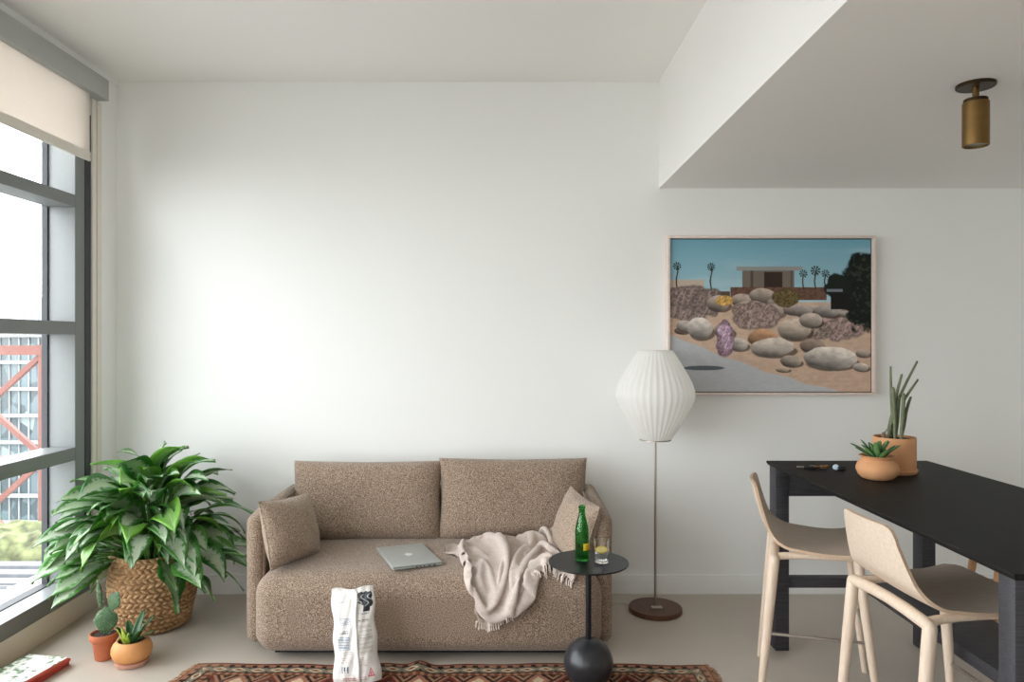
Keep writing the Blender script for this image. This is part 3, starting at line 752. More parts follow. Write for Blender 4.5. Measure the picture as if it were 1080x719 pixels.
def fin(u, v):
    p = bag_pt(.565+.008*sin(8*v), v*.955+.02, 1); return p+Vector(((u-.2)*.018, -.0015-.004*u*sin(pi*u), 0))
b.grid(fin, 5, 60); o = b.build('seam_fin', M['white_card'], bg_); md = o.modifiers.new('thick', 'SOLIDIFY'); md.thickness = .0006

# ================================================================ BOOKS BY THE WINDOW
def book(name, cx, cy, z, rz, w, l, t, mat, label, spine_x=1, cov=None):
    o = thing(name, label, 'book', (cx, cy, z), rz, 'books stacked on the floor by the window')
    c = .0022
    b = MB(); b.bbox((-w/2, -l/2, t-c), (w/2, l/2, t), .0006, 1)
    if cov is not None: pass
    b.build('front_cover', mat, o)
    b = MB(); b.bbox((-w/2, -l/2, 0), (w/2, l/2, c), .0006, 1); b.build('back_cover', mat if not isinstance(mat, tuple) else mat, o)
    b = MB(); b.bbox((w/2-.003, -l/2, 0), (w/2, l/2, t), .0008, 1); b.build('spine', cov or mat, o)
    b = MB(); b.box((-w/2+.004, -l/2+.004, c), (w/2-.003, l/2-.004, t-c)); b.build('pages', M['paper'], o, False)
    return o
bk1 = book('book', -2.102, 3.142, .0, R(-6), .205, .30, .021, M['book_brick'], 'brick red book at the bottom of the pile by the window')
bk2 = book('book', -2.098, 3.150, .0212, R(-11), .20, .285, .012, M['book_red'], 'orange red book in the middle of the pile by the window')
bk3 = book('book', -2.10, 3.130, .0334, R(-10), .205, .285, .011, M['book_coral'], 'book with white and green leaf cover on top of the pile')
def cover_cols(u, v):
    c = np.zeros(u.shape+(3,)); c[:] = L(238, 238, 230)
    n = fbm(u*9+3, v*6, 31); n2 = fbm(u*17, v*22, 12)
    g1_ = smooth01(.5, .62, n)*smooth01(.4, .6, n2); c = c*(1-g1_[..., None])+L(120, 150, 112)*g1_[..., None]
    g2_ = smooth01(.56, .66, fbm(u*7+9, v*15+2, 5))*smooth01(.45, .6, n); c = c*(1-g2_[..., None])+L(70, 102, 72)*g2_[..., None]
    return c
b = MB(); b.grid(lambda u, v: Vector((-.1015+.203*u, -.1415+.283*v, .0114)), 90, 120); g = np.meshgrid(np.linspace(0, 1, 91), np.linspace(0, 1, 121)); b.cols = cover_cols(*g).reshape(-1, 3)
o = b.build('cover_print', M['cover'], list(bk3.children)[0], False)

# ================================================================ FRAMED PICTURE (a plain desert garden scene)
def desert(u, v):                                                    # u right, v down, 0..1
    asp = 1.33
    c = np.zeros(u.shape+(3,)); sky = L(118, 172, 192)*(1-v[..., None]*1.6)+L(186, 214, 220)*(v[..., None]*1.6); c[:] = sky
    cl = smooth01(.5, .8, fbm(u*3, v*14, 3)); c = c*(1-.25*cl[..., None])+L(196, 216, 220)*(.25*cl[..., None])
    def blend(m, col):
        nonlocal c
        m = np.clip(m, 0, 1)[..., None]; c = c*(1-m)+np.asarray(col)*m
    def ell(x, y, rx, ry, tilt=0, n=.12, s=1):
        du = (u-x); dv = (v-y); ca, sa = cos(tilt), sin(tilt); a = (du*ca+dv*sa)/rx; b_ = (-du*sa+dv*ca)/ry
        r = np.sqrt(a*a+b_*b_)+n*(fbm(u*22*s, v*18*s, int(x*97+y*31) % 50)-.5); return r, a, b_
    grd = .40+.02*fbm(u*7, v*3, 7)
    blend(smooth01(-.004, .004, v-grd), L(204, 176, 154)*1.0)
    gn = fbm(u*40, v*60, 17); c = np.where((v > grd)[..., None], c*(.82+.36*gn)[..., None], c)
    # pale wall at the far left and a plain low garden pavilion
    blend(((u < .17) & (v > .265) & (v < .42)).astype(float), L(196, 178, 162))
    def rect(x0, x1, y0, y1, col): blend(((u > x0) & (u < x1) & (v > y0) & (v < y1)).astype(float), col)
    rect(.36, .62, .20, .34, L(120, 108, 98)); rect(.33, .66, .178, .205, L(150, 152, 150)); rect(.47, .56, .215, .34, L(58, 44, 38)); rect(.40, .415, .205, .34, L(84, 76, 70)); rect(.60, .61, .205, .36, L(92, 86, 80))
    rect(.30, .78, .315, .40, L(116, 84, 70)); st = fbm(u*70, v*110, 4); blend(((u > .30) & (u < .78) & (v > .315) & (v < .40))*smooth01(.45, .65, st)*.6, L(74, 56, 48)); rect(.18, .30, .34, .39, L(92, 72, 60))
    # palms
    for (x, y, s) in ((.035, .175, .9), (.205, .18, .9), (.665, .225, .9), (.725, .205, 1.1), (.775, .225, .9)):
        blend(((abs(u-x-.004*np.sin(v*40)) < .0035) & (v > y) & (v < .33)).astype(float), L(58, 54, 46))
        for k in range(9):
            a = pi*2*k/9+.3; q = np.sqrt((u-x)**2*asp**2+(v-y)**2); th = np.arctan2(v-y, (u-x)*asp)
            dth = np.abs(np.angle(np.exp(1j*(th-a)))); blend(((q < .030*s) & (dth < .22)).astype(float), L(38, 52, 40))
    def shrub(x, y, rx, ry, col, dens_=.5):
        r, a, b_ = ell(x, y, rx, ry, 0, .5); n = fbm(u*95, v*95, int(x*70)); tw = fbm(u*160+v*60, v*40, 9)
        blend(smooth01(1.06, .9, r), np.asarray(col)*.55); blend(smooth01(1.0, .8, r)*smooth01(.42, .6, n), col); blend(smooth01(1.0, .8, r)*smooth01(.56, .7, tw), np.asarray(col)*1.45)
    br = L(146, 128, 122); shrub(.10, .42, .15, .12, br); shrub(.19, .41, .09, .09, br*.85)
    def rock(x, y, rx, ry, tilt=0, col=(204, 196, 190)):
        r, a, b_ = ell(x, y, rx, ry, tilt, .22); lit = np.clip(.62-.55*b_+.22*a, .16, 1.05)
        n = fbm(u*38, v*44, int(x*83+y*57) % 40); cc = np.minimum(1, L(*col)*1.28*(lit*(.62+.7*n))[..., None])
        m = np.clip(smooth01(1.0, .94, r), 0, 1)[..., None]
        nonlocal c
        r2, _, _ = ell(x+.012, y+ry*.42, rx*1.02, ry*.72, 0, .1); blend(smooth01(1.02, .9, r2)*.8, L(70, 52, 42))
        c = c*(1-m)+cc*m
    rk = np.random.RandomState(4)
    for (x, y, rx, ry) in ((.24, .42, .06, .055), (.36, .40, .06, .045), (.46, .37, .07, .05), (.54, .42, .055, .045), (.40, .46, .09, .06), (.50, .47, .07, .05), (.62, .46, .06, .04), (.72, .46, .045, .03)): rock(x, y, rx, ry, 0, (176, 160, 148))
    shrub(.43, .50, .13, .10, L(160, 138, 130)); shrub(.58, .38, .07, .06, L(112, 96, 60))
    shrub(.86, .55, .12, .12, L(166, 142, 136)); shrub(.74, .60, .07, .06, L(150, 132, 122))
    for (x, y, rx, ry, tl, cc) in ((.055, .60, .035, .025, 0, (140, 112, 98)), (.075, .57, .045, .04, .1, (186, 174, 166)), (.15, .585, .065, .075, -.2, (206, 196, 188)), (.27, .60, .05, .055, .2, (188, 174, 164)), (.66, .47, .05, .04, 0, (168, 156, 148)), (.79, .47, .065, .045, 0, (176, 166, 160)), (.88, .49, .035, .025, 0, (190, 180, 170)),
            (.62, .59, .085, .075, -.1, (200, 184, 168)), (.70, .53, .06, .05, 0, (190, 176, 164)), (.46, .645, .075, .06, 0, (190, 146, 112)), (.34, .69, .05, .045, .1, (186, 178, 168)), (.71, .70, .065, .05, 0, (150, 130, 118)), (.51, .71, .115, .065, -.06, (204, 192, 180)), (.60, .80, .055, .04, .2, (166, 152, 140)), (.80, .78, .135, .078, .06, (210, 200, 190)), (.96, .75, .035, .028, 0, (176, 162, 150)), (.95, .84, .04, .03, 0, (206, 194, 184)), (.56, .855, .035, .02, 0, (196, 176, 156))): rock(x, y, rx, ry, tl, cc)
    # dark trees on the right edge
    r, a, b_ = ell(.985, .34, .14, .26, .1, .55); n = fbm(u*60, v*60, 3); blend(smooth01(1.05, .92, r), L(18, 24, 20)); blend(smooth01(1, .85, r)*smooth01(.55, .72, n), L(46, 58, 44))
    r, a, b_ = ell(.84, .31, .07, .09, 0, .6); blend(smooth01(1.05, .9, r), L(24, 32, 26)); rect(.78, .86, .325, .345, L(128, 132, 140)); rect(.80, .90, .36, .46, L(26, 24, 22))
    # pale path curving from the lower left
    ed = .62+.60*u-.18*u*u+.006*np.sin(u*30); m = smooth01(-.006, .006, v-ed); blend(m, L(190, 192, 196)); n = fbm(u*50, v*70, 8); c = np.where((m > .5)[..., None], c*(.92+.16*n)[..., None], c)
    # a flowering lilac shrub at the path and its shadow
    r, a, b_ = ell(.17, .845, .11, .016, 0, .2); blend(smooth01(1.05, .85, r)*.9, L(72, 84, 92))
    shrub(.275, .66, .045, .12, L(150, 122, 136)); shrub(.27, .60, .034, .045, L(206, 176, 196)); shrub(.285, .68, .03, .05, L(188, 160, 178)); shrub(.275, .40, .045, .035, L(212, 170, 96))
    return np.clip(c, 0, 1)
X0, X1, Z0, Z1 = .934, 2.133, H-.309, H+.609
pic = thing('framed_picture', 'large framed desert photograph hanging on the back wall above the lamp', 'picture', ((X0+X1)/2, YB-.02, (Z0+Z1)/2))
PW, PH = (X1-X0), (Z1-Z0); fw = .014; dp = .034
b = MB()
for (lo3, hi3) in (((-PW/2, -dp, PH/2-fw), (PW/2, .016, PH/2)), ((-PW/2, -dp, -PH/2), (PW/2, .016, -PH/2+fw)), ((-PW/2, -dp, -PH/2+fw), (-PW/2+fw, .016, PH/2-fw)), ((PW/2-fw, -dp, -PH/2+fw), (PW/2, .016, PH/2-fw))): b.bbox(lo3, hi3, .0015, 1)
M['frame_wood'] = wood('pale_frame_wood', rgb(226, 208, 198), rgb(238, 222, 212), .5, (8, 8, 8))
b.build('frame', M['frame_wood'], pic)
b = MB(); b.box((-PW/2+fw, -.008, -PH/2+fw), (PW/2-fw, .014, PH/2-fw)); b.build('backing', M['black_plastic'], pic, False)
PU, PV = 440, 330
b = MB(); b.grid(lambda u, v: Vector((-PW/2+fw+.005+(PW-2*fw-.010)*u, -.0095, PH/2-fw-.005-(PH-2*fw-.010)*v)), PU, PV, uv=False)
g = np.meshgrid(np.linspace(0, 1, PU+1), np.linspace(0, 1, PV+1)); b.cols = desert(*g).reshape(-1, 3)
b.build('print', M['print'], pic, False)
# ================================================================ BLACK TABLE
TX0, TX1, TY0, TY1, TH = 1.272, 2.056, 1.80, 3.515, .889
tb = thing('bar_table', 'long black wooden counter-height table with square legs', 'table', (1.664, 2.65, 0))
b = MB()
def slab(z0, z1, x0, x1, y0, y1, bev):                               # top with an undercut edge
    return [(x0+bev, y0+bev, z0), (x1-bev, y0+bev, z0), (x1-bev, y1-bev, z0), (x0+bev, y1-bev, z0), (x0, y0, z1-.006), (x1, y0, z1-.006), (x1, y1, z1-.006), (x0, y1, z1-.006), (x0+.001, y0+.001, z1), (x1-.001, y0+.001, z1), (x1-.001, y1-.001, z1), (x0+.001, y1-.001, z1)]
b.add(slab(TH-.018, TH, TX0, TX1, TY0, TY1, .006), [(3,2,1,0), (0,1,5,4), (1,2,6,5), (2,3,7,6), (3,0,4,7), (4,5,9,8), (5,6,10,9), (6,7,11,10), (7,4,8,11), (8,9,10,11)])
lo(b, 'tabletop', M['black_wood'], tb, smooth=False)
for x in (TX0+.012, TX1-.012-.064):
    for y in (TY0+.015, TY1-.012-.08):
        b = MB(); b.bbox((x, y, 0), (x+.064, y+(.08 if y > 2.5 else .062), TH-.018), .002, 1); lo(b, 'leg', M['black_leg'], tb)
for y in (TY0+.02, TY1-.012-.075):
    b = MB(); b.bbox((TX0+.076, y, TH-.155), (TX1-.076, y+.03, TH-.018), .002, 1); lo(b, 'apron', M['black_leg'], tb)
    b = MB(); b.bbox((TX0+.076, y+.005, .296), (TX1-.076, y+.06, .342), .002, 1); lo(b, 'stretcher', M['black_leg'], tb)
b = MB(); b.bbox((1.688, TY0+.085, .294), (1.975, TY1-.092, .342), .002, 1); lo(b, 'footrest_shelf', M['black_leg'], tb)

# ================================================================ STOOLS
def stool_shell():
    prof = []                                                        # centre line: front edge of the seat to the top of the back
    for k in range(9): t = k/8; prof.append((.225-.30*t, .628+.012*(1-t)**2+.002*t-.012*sin(pi*t)))
    x0, z0 = prof[-1]
    for k in range(1, 11):
        a = (k/10)*R(74); prof.append((x0-.105*sin(a)-.012*k/10, z0+.105*(1-cos(a))))
    xb, zb = prof[-1]; ex, ez = -.235, .878
    for k in range(1, 9): t = k/8; prof.append((xb+(ex-xb)*t-.004*sin(pi*t), zb+(ez-zb)*t))
    n = len(prof)-1
    def width(t):
        if t < .30: return .220-.0
        return .220-.066*smooth01(.42, 1.0, t)
    th = .011
    def pt(u, v, side):
        t = v*n; i = min(int(t), n-1); f = t-i
        x = prof[i][0]*(1-f)+prof[i+1][0]*f; z = prof[i][1]*(1-f)+prof[i+1][1]*f
        j0, j1 = max(i-1, 0), min(i+2, n); dx = prof[j1][0]-prof[j0][0]; dz = prof[j1][1]-prof[j0][1]; l = math.hypot(dx, dz); nx, nz = dz/l, -dx/l
        if nz < 0 and v < .4: nx, nz = -nx, -nz
        w = float(width(v)); a = 2*u-1
        # rounded corners at both ends: pull the end rows in by the arc
        rc = .045
        yy = abs(a)*w
        pull = 0
        if yy > w-rc: q = (yy-(w-rc))/rc; pull = rc*(1-sqrt(max(0, 1-q*q)))
        ff = 1-v
        if v < .14: x -= pull*(1-v/.14)
        if v > .86: z -= pull*(v-.86)/.14*.9; x += pull*(v-.86)/.14*.18
        dish = .012*(1-a*a)*smooth01(.0, .3, v)*(1-smooth01(.35, .55, v))
        curve = .018*(1-a*a)*smooth01(.55, .75, v)
        return Vector((x-curve, a*w, z-dish))
    b = MB(); NU_, NV_ = 28, 54
    P = [[pt(i/NU_, j/NV_, 0) for i in range(NU_+1)] for j in range(NV_+1)]
    nrm = [[None]*(NU_+1) for _ in range(NV_+1)]
    for j in range(NV_+1):
        for i in range(NU_+1):
            du = P[j][min(i+1, NU_)]-P[j][max(i-1, 0)]; dv = P[min(j+1, NV_)][i]-P[max(j-1, 0)][i]
            nrm[j][i] = dv.cross(du).normalized()
    if nrm[4][14].z < 0: nrm = [[-q for q in r] for r in nrm]
    top = [P[j][i]+nrm[j][i]*th/2 for j in range(NV_+1) for i in range(NU_+1)]
    bot = [P[j][i]-nrm[j][i]*th/2 for j in range(NV_+1) for i in range(NU_+1)]
    m = len(top); w_ = NU_+1
    fs = []
    for j in range(NV_):
        for i in range(NU_):
            q = (j*w_+i, j*w_+i+1, (j+1)*w_+i+1, (j+1)*w_+i); fs.append(q); fs.append(tuple(m+k for k in q[::-1]))
    b.add(top+bot, fs)
    per = [i for i in range(w_)]+[j*w_+NU_ for j in range(1, NV_+1)]+[NV_*w_+i for i in range(NU_-1, -1, -1)]+[j*w_ for j in range(NV_-1, 0, -1)]
    b.cur = 1
    ef = [(per[k], per[(k+1) % len(per)], m+per[(k+1) % len(per)], m+per[k]) for k in range(len(per))]
    for f in ef: b.f.append(list(f)); b.mi.append(1)
    return b
def make_stool(label, wmat, smat):
    st = thing('counter_stool', label, 'stool', (0, 0, 0), 0, 'counter stools around the black table')
    stool_shell().build('seat_shell', [M[smat], M['ash_edge']], st, angle=40)
    RT, RF = Vector((-.163, .222, .588)), Vector((-.218, .232, 0))
    FT, FF = Vector((.150, .175, .600)), Vector((.222, .218, 0))
    for s in (1, -1):
        S = Matrix.Diagonal((1, s, 1, 1))
        r0, r1 = S @ RT, S @ RF; f0, f1 = S @ FT, S @ FF
        b = MB(); b.tube([r1, r1+(r0-r1)*.02, r0+(r1-r0)*.45, r0+(r1-r0)*.12, r0+(r1-r0)*.03, r0, r0+Vector((0, 0, .010)), r0+Vector((0, 0, .016)), r0+Vector((0, 0, .019))], [.0125, .0135, .0188, .0212, .0212, .0208, .0175, .012, .005], 18); b.build('rear_leg', M[wmat], st)
        b = MB(); b.tube([f1, f1+(f0-f1)*.02, f0+(f1-f0)*.4, f0], [.0115, .0125, .0178, .0195], 18); b.build('front_leg', M[wmat], st)
        b = MB(); b.tube([(-.150, s*.196, .594), (-.12, s*.192, .598), (-.05, s*.186, .603), (.06, s*.180, .605), (.155, s*.170, .604)], [.0150, .0150, .0135, .0130, .0125], 12); b.build('side_rail', M[wmat], st)
        for q, p in ((r1, 'rear'), (f1, 'front')): pass
    y = .222; pts = [(-.163, -y, .588), (-.163, -y+.02, .592), (-.161, -.10, .598), (-.160, 0, .600), (-.161, .10, .598), (-.163, y-.02, .592), (-.163, y, .588)]
    b = MB(); b.tube(pts, [.019, .0205, .0205, .020, .0205, .0205, .019], 16); b.build('rear_rail', M[wmat], st)
    zr = .285
    def on(a, c): t = (zr-c.z)/(a.z-c.z); return c+(a-c)*t
    rl_ = on(RT, RF); fl_ = on(FT, FF); rl2 = Vector((rl_.x, -rl_.y, zr)); fl2 = Vector((fl_.x, -fl_.y, zr))
    b = MB(); b.tube([rl2+Vector((.0, .004, 0)), fl2+Vector((-.02, 0, 0)), fl2+Vector((-.004, .002, 0)), fl2+Vector((0, .012, 0)), fl_+Vector((0, -.012, 0)), fl_], .0062, 12); b.build('footrest', M['steel'], st)
    return st
s1 = make_stool('pale ash counter stool seen side-on at the far end of the black table', 'ash', 'ash_seat')
s1.location = (1.317, 3.075, 0); s1.rotation_euler = (0, 0, R(-19.5))
s2 = copy_tree(s1); s2.location = (1.462, 2.455, 0); s2.rotation_euler = (0, 0, R(3))
s2['label'] = 'pale ash counter stool nearer the viewer, its whole backrest in view'
s3 = copy_tree(s1); s3.location = (2.44, 3.36, 0); s3.rotation_euler = (0, 0, R(161))
s3['label'] = 'tan wooden stool on the far side of the black table, only legs visible'
for c in s3.children:
    if c.name.split('.')[0] != 'footrest':
        c.data = c.data.copy(); c.data.materials.clear(); c.data.materials.append(M['tan_wood'])
        if c.name.startswith('seat_shell'): c.data.materials.append(M['ash_edge'])

# ================================================================ THINGS ON THE BLACK TABLE
def leaf_blade(b, base, dirv, L_, W_, up0=Vector((0, 0, 1)), droop=.4, fold=.25, n=10, tip=.85, side=0, m=6, wave=0, wprof=None, roll=0):
    """one leaf: a bent, folded blade with thickness left to the material; returns nothing"""
    d = dirv.normalized(); p = Vector(base); P = []; D = []
    s = d.cross(Vector((0, 0, 1)));  s = s.normalized() if s.length > 1e-3 else Vector((1, 0, 0)); ax0 = s.copy(); s = Matrix.Rotation(roll, 3, d) @ s
    for k in range(n+1):
        P.append(p.copy()); D.append((d.copy(), s.copy()))
        d2 = (Matrix.Rotation(-droop/n, 3, ax0) @ d).normalized(); s = (d.rotation_difference(d2).to_matrix() @ s).normalized(); d = d2; p = p+d*L_/n
    vs = []; us = []
    for k in range(n+1):
        t = k/n
        w = W_/2*(wprof(t) if wprof else (sin(pi*min(1, t**.72))**.85 if t < 1 else 0))
        dk, s = D[k]; nn = s.cross(dk).normalized()
        for j in range(m+1):
            a = 2*j/m-1
            off = s*(a*w)*cos(fold*abs(a))+nn*(abs(a)*w*sin(fold))+nn*(wave*W_*.12*sin(t*9+a*2)*abs(a))
            vs.append(P[k]+off+s*side*t*t*L_*.2); us.append(((a+1)/2, t))
    fs = []
    for k in range(n):
        for j in range(m): q = k*(m+1)+j; fs.append((q, q+1, q+m+2, q+m+1))
    b.add(vs, fs, us)
def succ_mat(name, mid, edge, lo_=.30, hi=.46):
    t = NT(name); b = t.bsdf(Roughness=.4)
    uv = t.node('UVMap'); sp = t.node('SeparateXYZ'); t.link(uv.outputs[0], sp.inputs[0])
    a = t.math('ABSOLUTE', t.math('SUBTRACT', sp.outputs[0], .5))
    n = t.noise(t.coord('Object', (1, 1, 1)), 90, 2); a2 = t.math('ADD', a, t.math('MULTIPLY', t.math('SUBTRACT', n.outputs[0], .5), .14))
    c = t.ramp(a2, [(lo_, mid), (hi, edge)]); bands = t.noise(t.coord('UV', (2, 26, 1)), 1.4, 2)
    c = t.mix(t.math('MULTIPLY', bands.outputs[0], .45), c, edge); t.link(c, b.inputs['Base Color']); return t.m
M['hahnii'] = succ_mat('succulent_leaf', rgb(128, 170, 104), rgb(44, 84, 48))
M['hahnii_lime'] = succ_mat('lime_edged_leaf', rgb(44, 84, 48), rgb(150, 186, 84), .34, .47)
def lance(t): return max(0.0, (1-t)**.55*(.62+.95*t*(1-t*.35))) if t < 1 else 0.0
def rosette(par, z0, mat, n, L_, W_, seed, spread=1.0, r0=.012):
    rnd = random.Random(seed); b = MB()
    for k in range(n):
        az = k*2.399963+rnd.uniform(-.2, .2); f = (k+.5)/n; el = R(84-58*f*spread+rnd.uniform(-5, 5))
        d = Vector((cos(az)*cos(el), sin(az)*cos(el), sin(el))); l = L_*(.72+.32*f+rnd.uniform(-.08, .08))
        leaf_blade(b, Vector((cos(az)*r0*f*2, sin(az)*r0*f*2, z0)), d, l, W_*(.85+.2*rnd.random()), droop=-.12+.32*f, fold=.42, n=9, m=6, wprof=lance)
    o = b.build('leaves', mat, par, angle=70); md = o.modifiers.new('thick', 'SOLIDIFY'); md.thickness = .003; md.offset = 0; return o
pt1 = thing('potted_succulent', 'squat round terracotta pot with spiky green succulent on the black table', 'plant', (1.572, 3.045, TH))
b = MB(); b.lathe([(0, 0), (.046, 0), (.060, .004), (.0755, .020), (.0835, .040), (.0835, .052), (.077, .068), (.066, .080), (.060, .086), (.062, .092), (.072, .097), (.0725, .1005), (.064, .100), (.054, .092), (.052, .086), (.0, .083)], 56); b.build('pot', M['peach_clay'], pt1)
b = MB(); b.lathe([(0, .0885), (.03, .0885), (.0535, .0865)], 32); b.build('soil', M['soil'], pt1)
rosette(pt1, .084, M['hahnii'], 16, .098, .045, 5, .82)
b = MB()
leaf_blade(b, Vector((-.01, -.01, .088)), Vector((-.9, -.1, .40)), .105, .016, droop=-.15, fold=.4, wprof=lance); o = b.build('leaves', M['hahnii'], pt1, angle=70); md = o.modifiers.new('thick', 'SOLIDIFY'); md.thickness = .003
pt2 = thing('potted_pencil_plant', 'cylindrical terracotta pot with upright grey-green stick stems on the black table', 'plant', (1.722, 3.19, TH))
b = MB(); b.lathe([(0, .004), (.08, .004), (.084, .006), (.0865, .018), (.0865, .158), (.085, .1605), (.081, .160), (.080, .150), (0, .146)], 56); b.build('pot', M['peach_clay'], pt2)
b = MB(); b.lathe([(0, 0), (.080, 0), (.087, .004), (.0925, .017), (.0915, .021), (.086, .021), (.084, .012), (0, .010)], 56); b.build('saucer', M['peach_clay'], pt2)
b = MB(); b.lathe([(0, .154), (.05, .153), (.0802, .150)], 32); b.build('soil', M['soil'], pt2)
# stems traced as straight, slightly bent sticks: base (x, y), then points (x, y, z)
sticks = [((-.008, -.02), (-.016, -.02, .372), (-.016, -.02, .374), .0080), ((.004, .0), (.006, .0, .33), (.033, .0, .434), .0068), ((-.002, .015), (-.008, .01, .34), (-.010, .012, .468), .0060),
          ((.018, -.02), (.030, -.02, .32), (.092, -.018, .410), .0064), ((.012, .012), (.032, .02, .33), (.111, .02, .489), .0066), ((.026, -.005), (.046, -.01, .27), (.067, -.01, .335), .0072), ((-.020, .012), (-.010, .0, .24), (.004, -.01, .33), .0062), ((.012, -.03), (.025, -.03, .349), (.026, -.03, .351), .0078), ((-.028, .0), (-.018, .01, .20), (.002, .02, .27), .0064)]
for k, (p, q, e, r) in enumerate(sticks):
    b = MB(); P0 = Vector((p[0], p[1], .148)); Q = Vector(q); E = Vector(e)
    if k == 0: E = Q+Vector((0, 0, .002))
    b.tube([P0, P0.lerp(Q, .5)+Vector((.002, 0, 0)), Q, Q.lerp(E, .5)+Vector((-.001, 0, .001)), E, E+(E-Q).normalized()*.004], [r*.8, r, r, r*.85, r*.7, r*.25], 12); st_ = b.build('stem', M['pencil'], pt2)
    if k in (0, 3, 4):
        b = MB(); b.tube([E-(E-P0).normalized()*.004, E+(E-P0).normalized()*.006], [r*.75, r*.5], 10); b.build('tip', M['pencil_tip'], st_)
b = MB(); b.tube([(-.052, -.01, .150), (-.053, -.01, .176), (-.054, -.01, .181)], [.0085, .0075, .004], 10); b.build('stump', M['pencil_tip'], pt2)
b = MB(); b.tube([(-.050, -.01, .176), (-.032, -.012, .200), (-.008, -.012, .235), (.008, -.01, .262)], [.003, .003, .0025, .002], 8); b.build('stem', M['pencil'], pt2)

# keys
kb = thing('key_bunch', 'bunch of keys with fobs lying near the far edge of the black table', 'keys', (1.432, 3.275, TH+.0005), R(-9))
def ring(r, t, c, T=None):
    b = MB(); n = 24; pts = [Vector((c[0]+r*cos(2*pi*k/n), c[1]+r*sin(2*pi*k/n), c[2])) for k in range(n+1)]; b.tube(pts, t, 6, False); return b
M['gold_key'] = plain('brass_key', rgb(214, 164, 104), .3, 1.0, .02); M['blue_fob'] = plain('pale_blue_fob', rgb(178, 198, 214), .4)
M['leather'] = plain('black_leather', rgb(28, 27, 28), .6)
ring(.014, .0012, (.012, 0, .006)).build('key_ring', M['steel'], kb)
def key(par, ox, oy, oz, ang, l, mat):
    T = Matrix.Translation((ox, oy, oz+.006)) @ Matrix.Rotation(R(ang), 4, 'Z') @ Matrix.Rotation(R(42), 4, 'X')
    b = MB(); b.lathe([(.004, 0), (.0115, 0), (.0115, .0022), (.004, .0022)], 24, close=True, T=T)
    b.box((.010, -.0038, 0), (l, .0038, .0022), T)
    for k in range(4): b.box((.020+k*(l-.026)/4, .0036, 0), (.020+k*(l-.026)/4+.005, .0058+.001*(k % 2), .0022), T)
    return b.build('key', mat, par, False)
key(kb, .020, .004, .004, 200, .056, M['gold_key']); key(kb, .024, -.012, .007, 188, .052, M['gold_key']); key(kb, .008, .012, .002, 160, .05, M['steel'])
b = MB(); b.rbox((-.045, .004, .006), (.052, .018, .011), .004, 3); b.build('leather_strap', M['leather'], kb)
b = MB(); b.rbox((-.083, .007, .0065), (.036, .009, .009), .0035, 3); b.build('bit_holder', M['steel'], kb)
T = Matrix.Translation((.064, -.006, .0125)) @ Matrix.Rotation(R(-22), 4, 'Z') @ Matrix.Rotation(R(58), 4, 'X')
b = MB(); b.lathe([(0, -.002), (.0125, -.002), (.0135, 0), (.0125, .002), (0, .002)], 28, T=T); b.build('round_fob', M['blue_fob'], kb)
b = MB(); b.rbox((.087, -.010, .0085), (.034, .026, .016), .006, 4); b.build('car_fob', M['leather'], kb)

# ================================================================ CEILING SPOT
sp = thing('ceiling_spotlight', 'brass cylinder spotlight under the lowered ceiling above the table', 'light', (1.632, 2.50, ZS)); sp.scale = (.88, .88, .92)
b = MB(); b.lathe([(0, 0), (.069, 0), (.0695, -.002), (.0695, -.010), (.067, -.0125), (0, -.0125)], 56); b.build('canopy', M['brass_dark'], sp)
b = MB(); b.lathe([(0, -.012), (.0115, -.012), (.0115, -.034), (.0125, -.035), (.0125, -.040), (.0115, -.041), (.0115, -.062), (0, -.062)], 24); b.build('stem', M['brass'], sp)
b = MB(); b.lathe([(0, -.056), (.041, -.056), (.0425, -.058), (.0425, -.072), (0, -.072)], 48); b.build('collar', M['brass_dark'], sp)
b = MB(); b.lathe([(.0, -.069), (.0455, -.069), (.047, -.0705), (.047, -.232), (.0455, -.2335), (.042, -.2335), (.042, -.222), (0, -.222)], 56); b.build('cylinder', M['brass'], sp)
b = MB(); b.lathe([(0, -.2265), (.0418, -.2265), (.0418, -.2215), (0, -.2215)], 40); b.build('lens', M['lens'], sp)

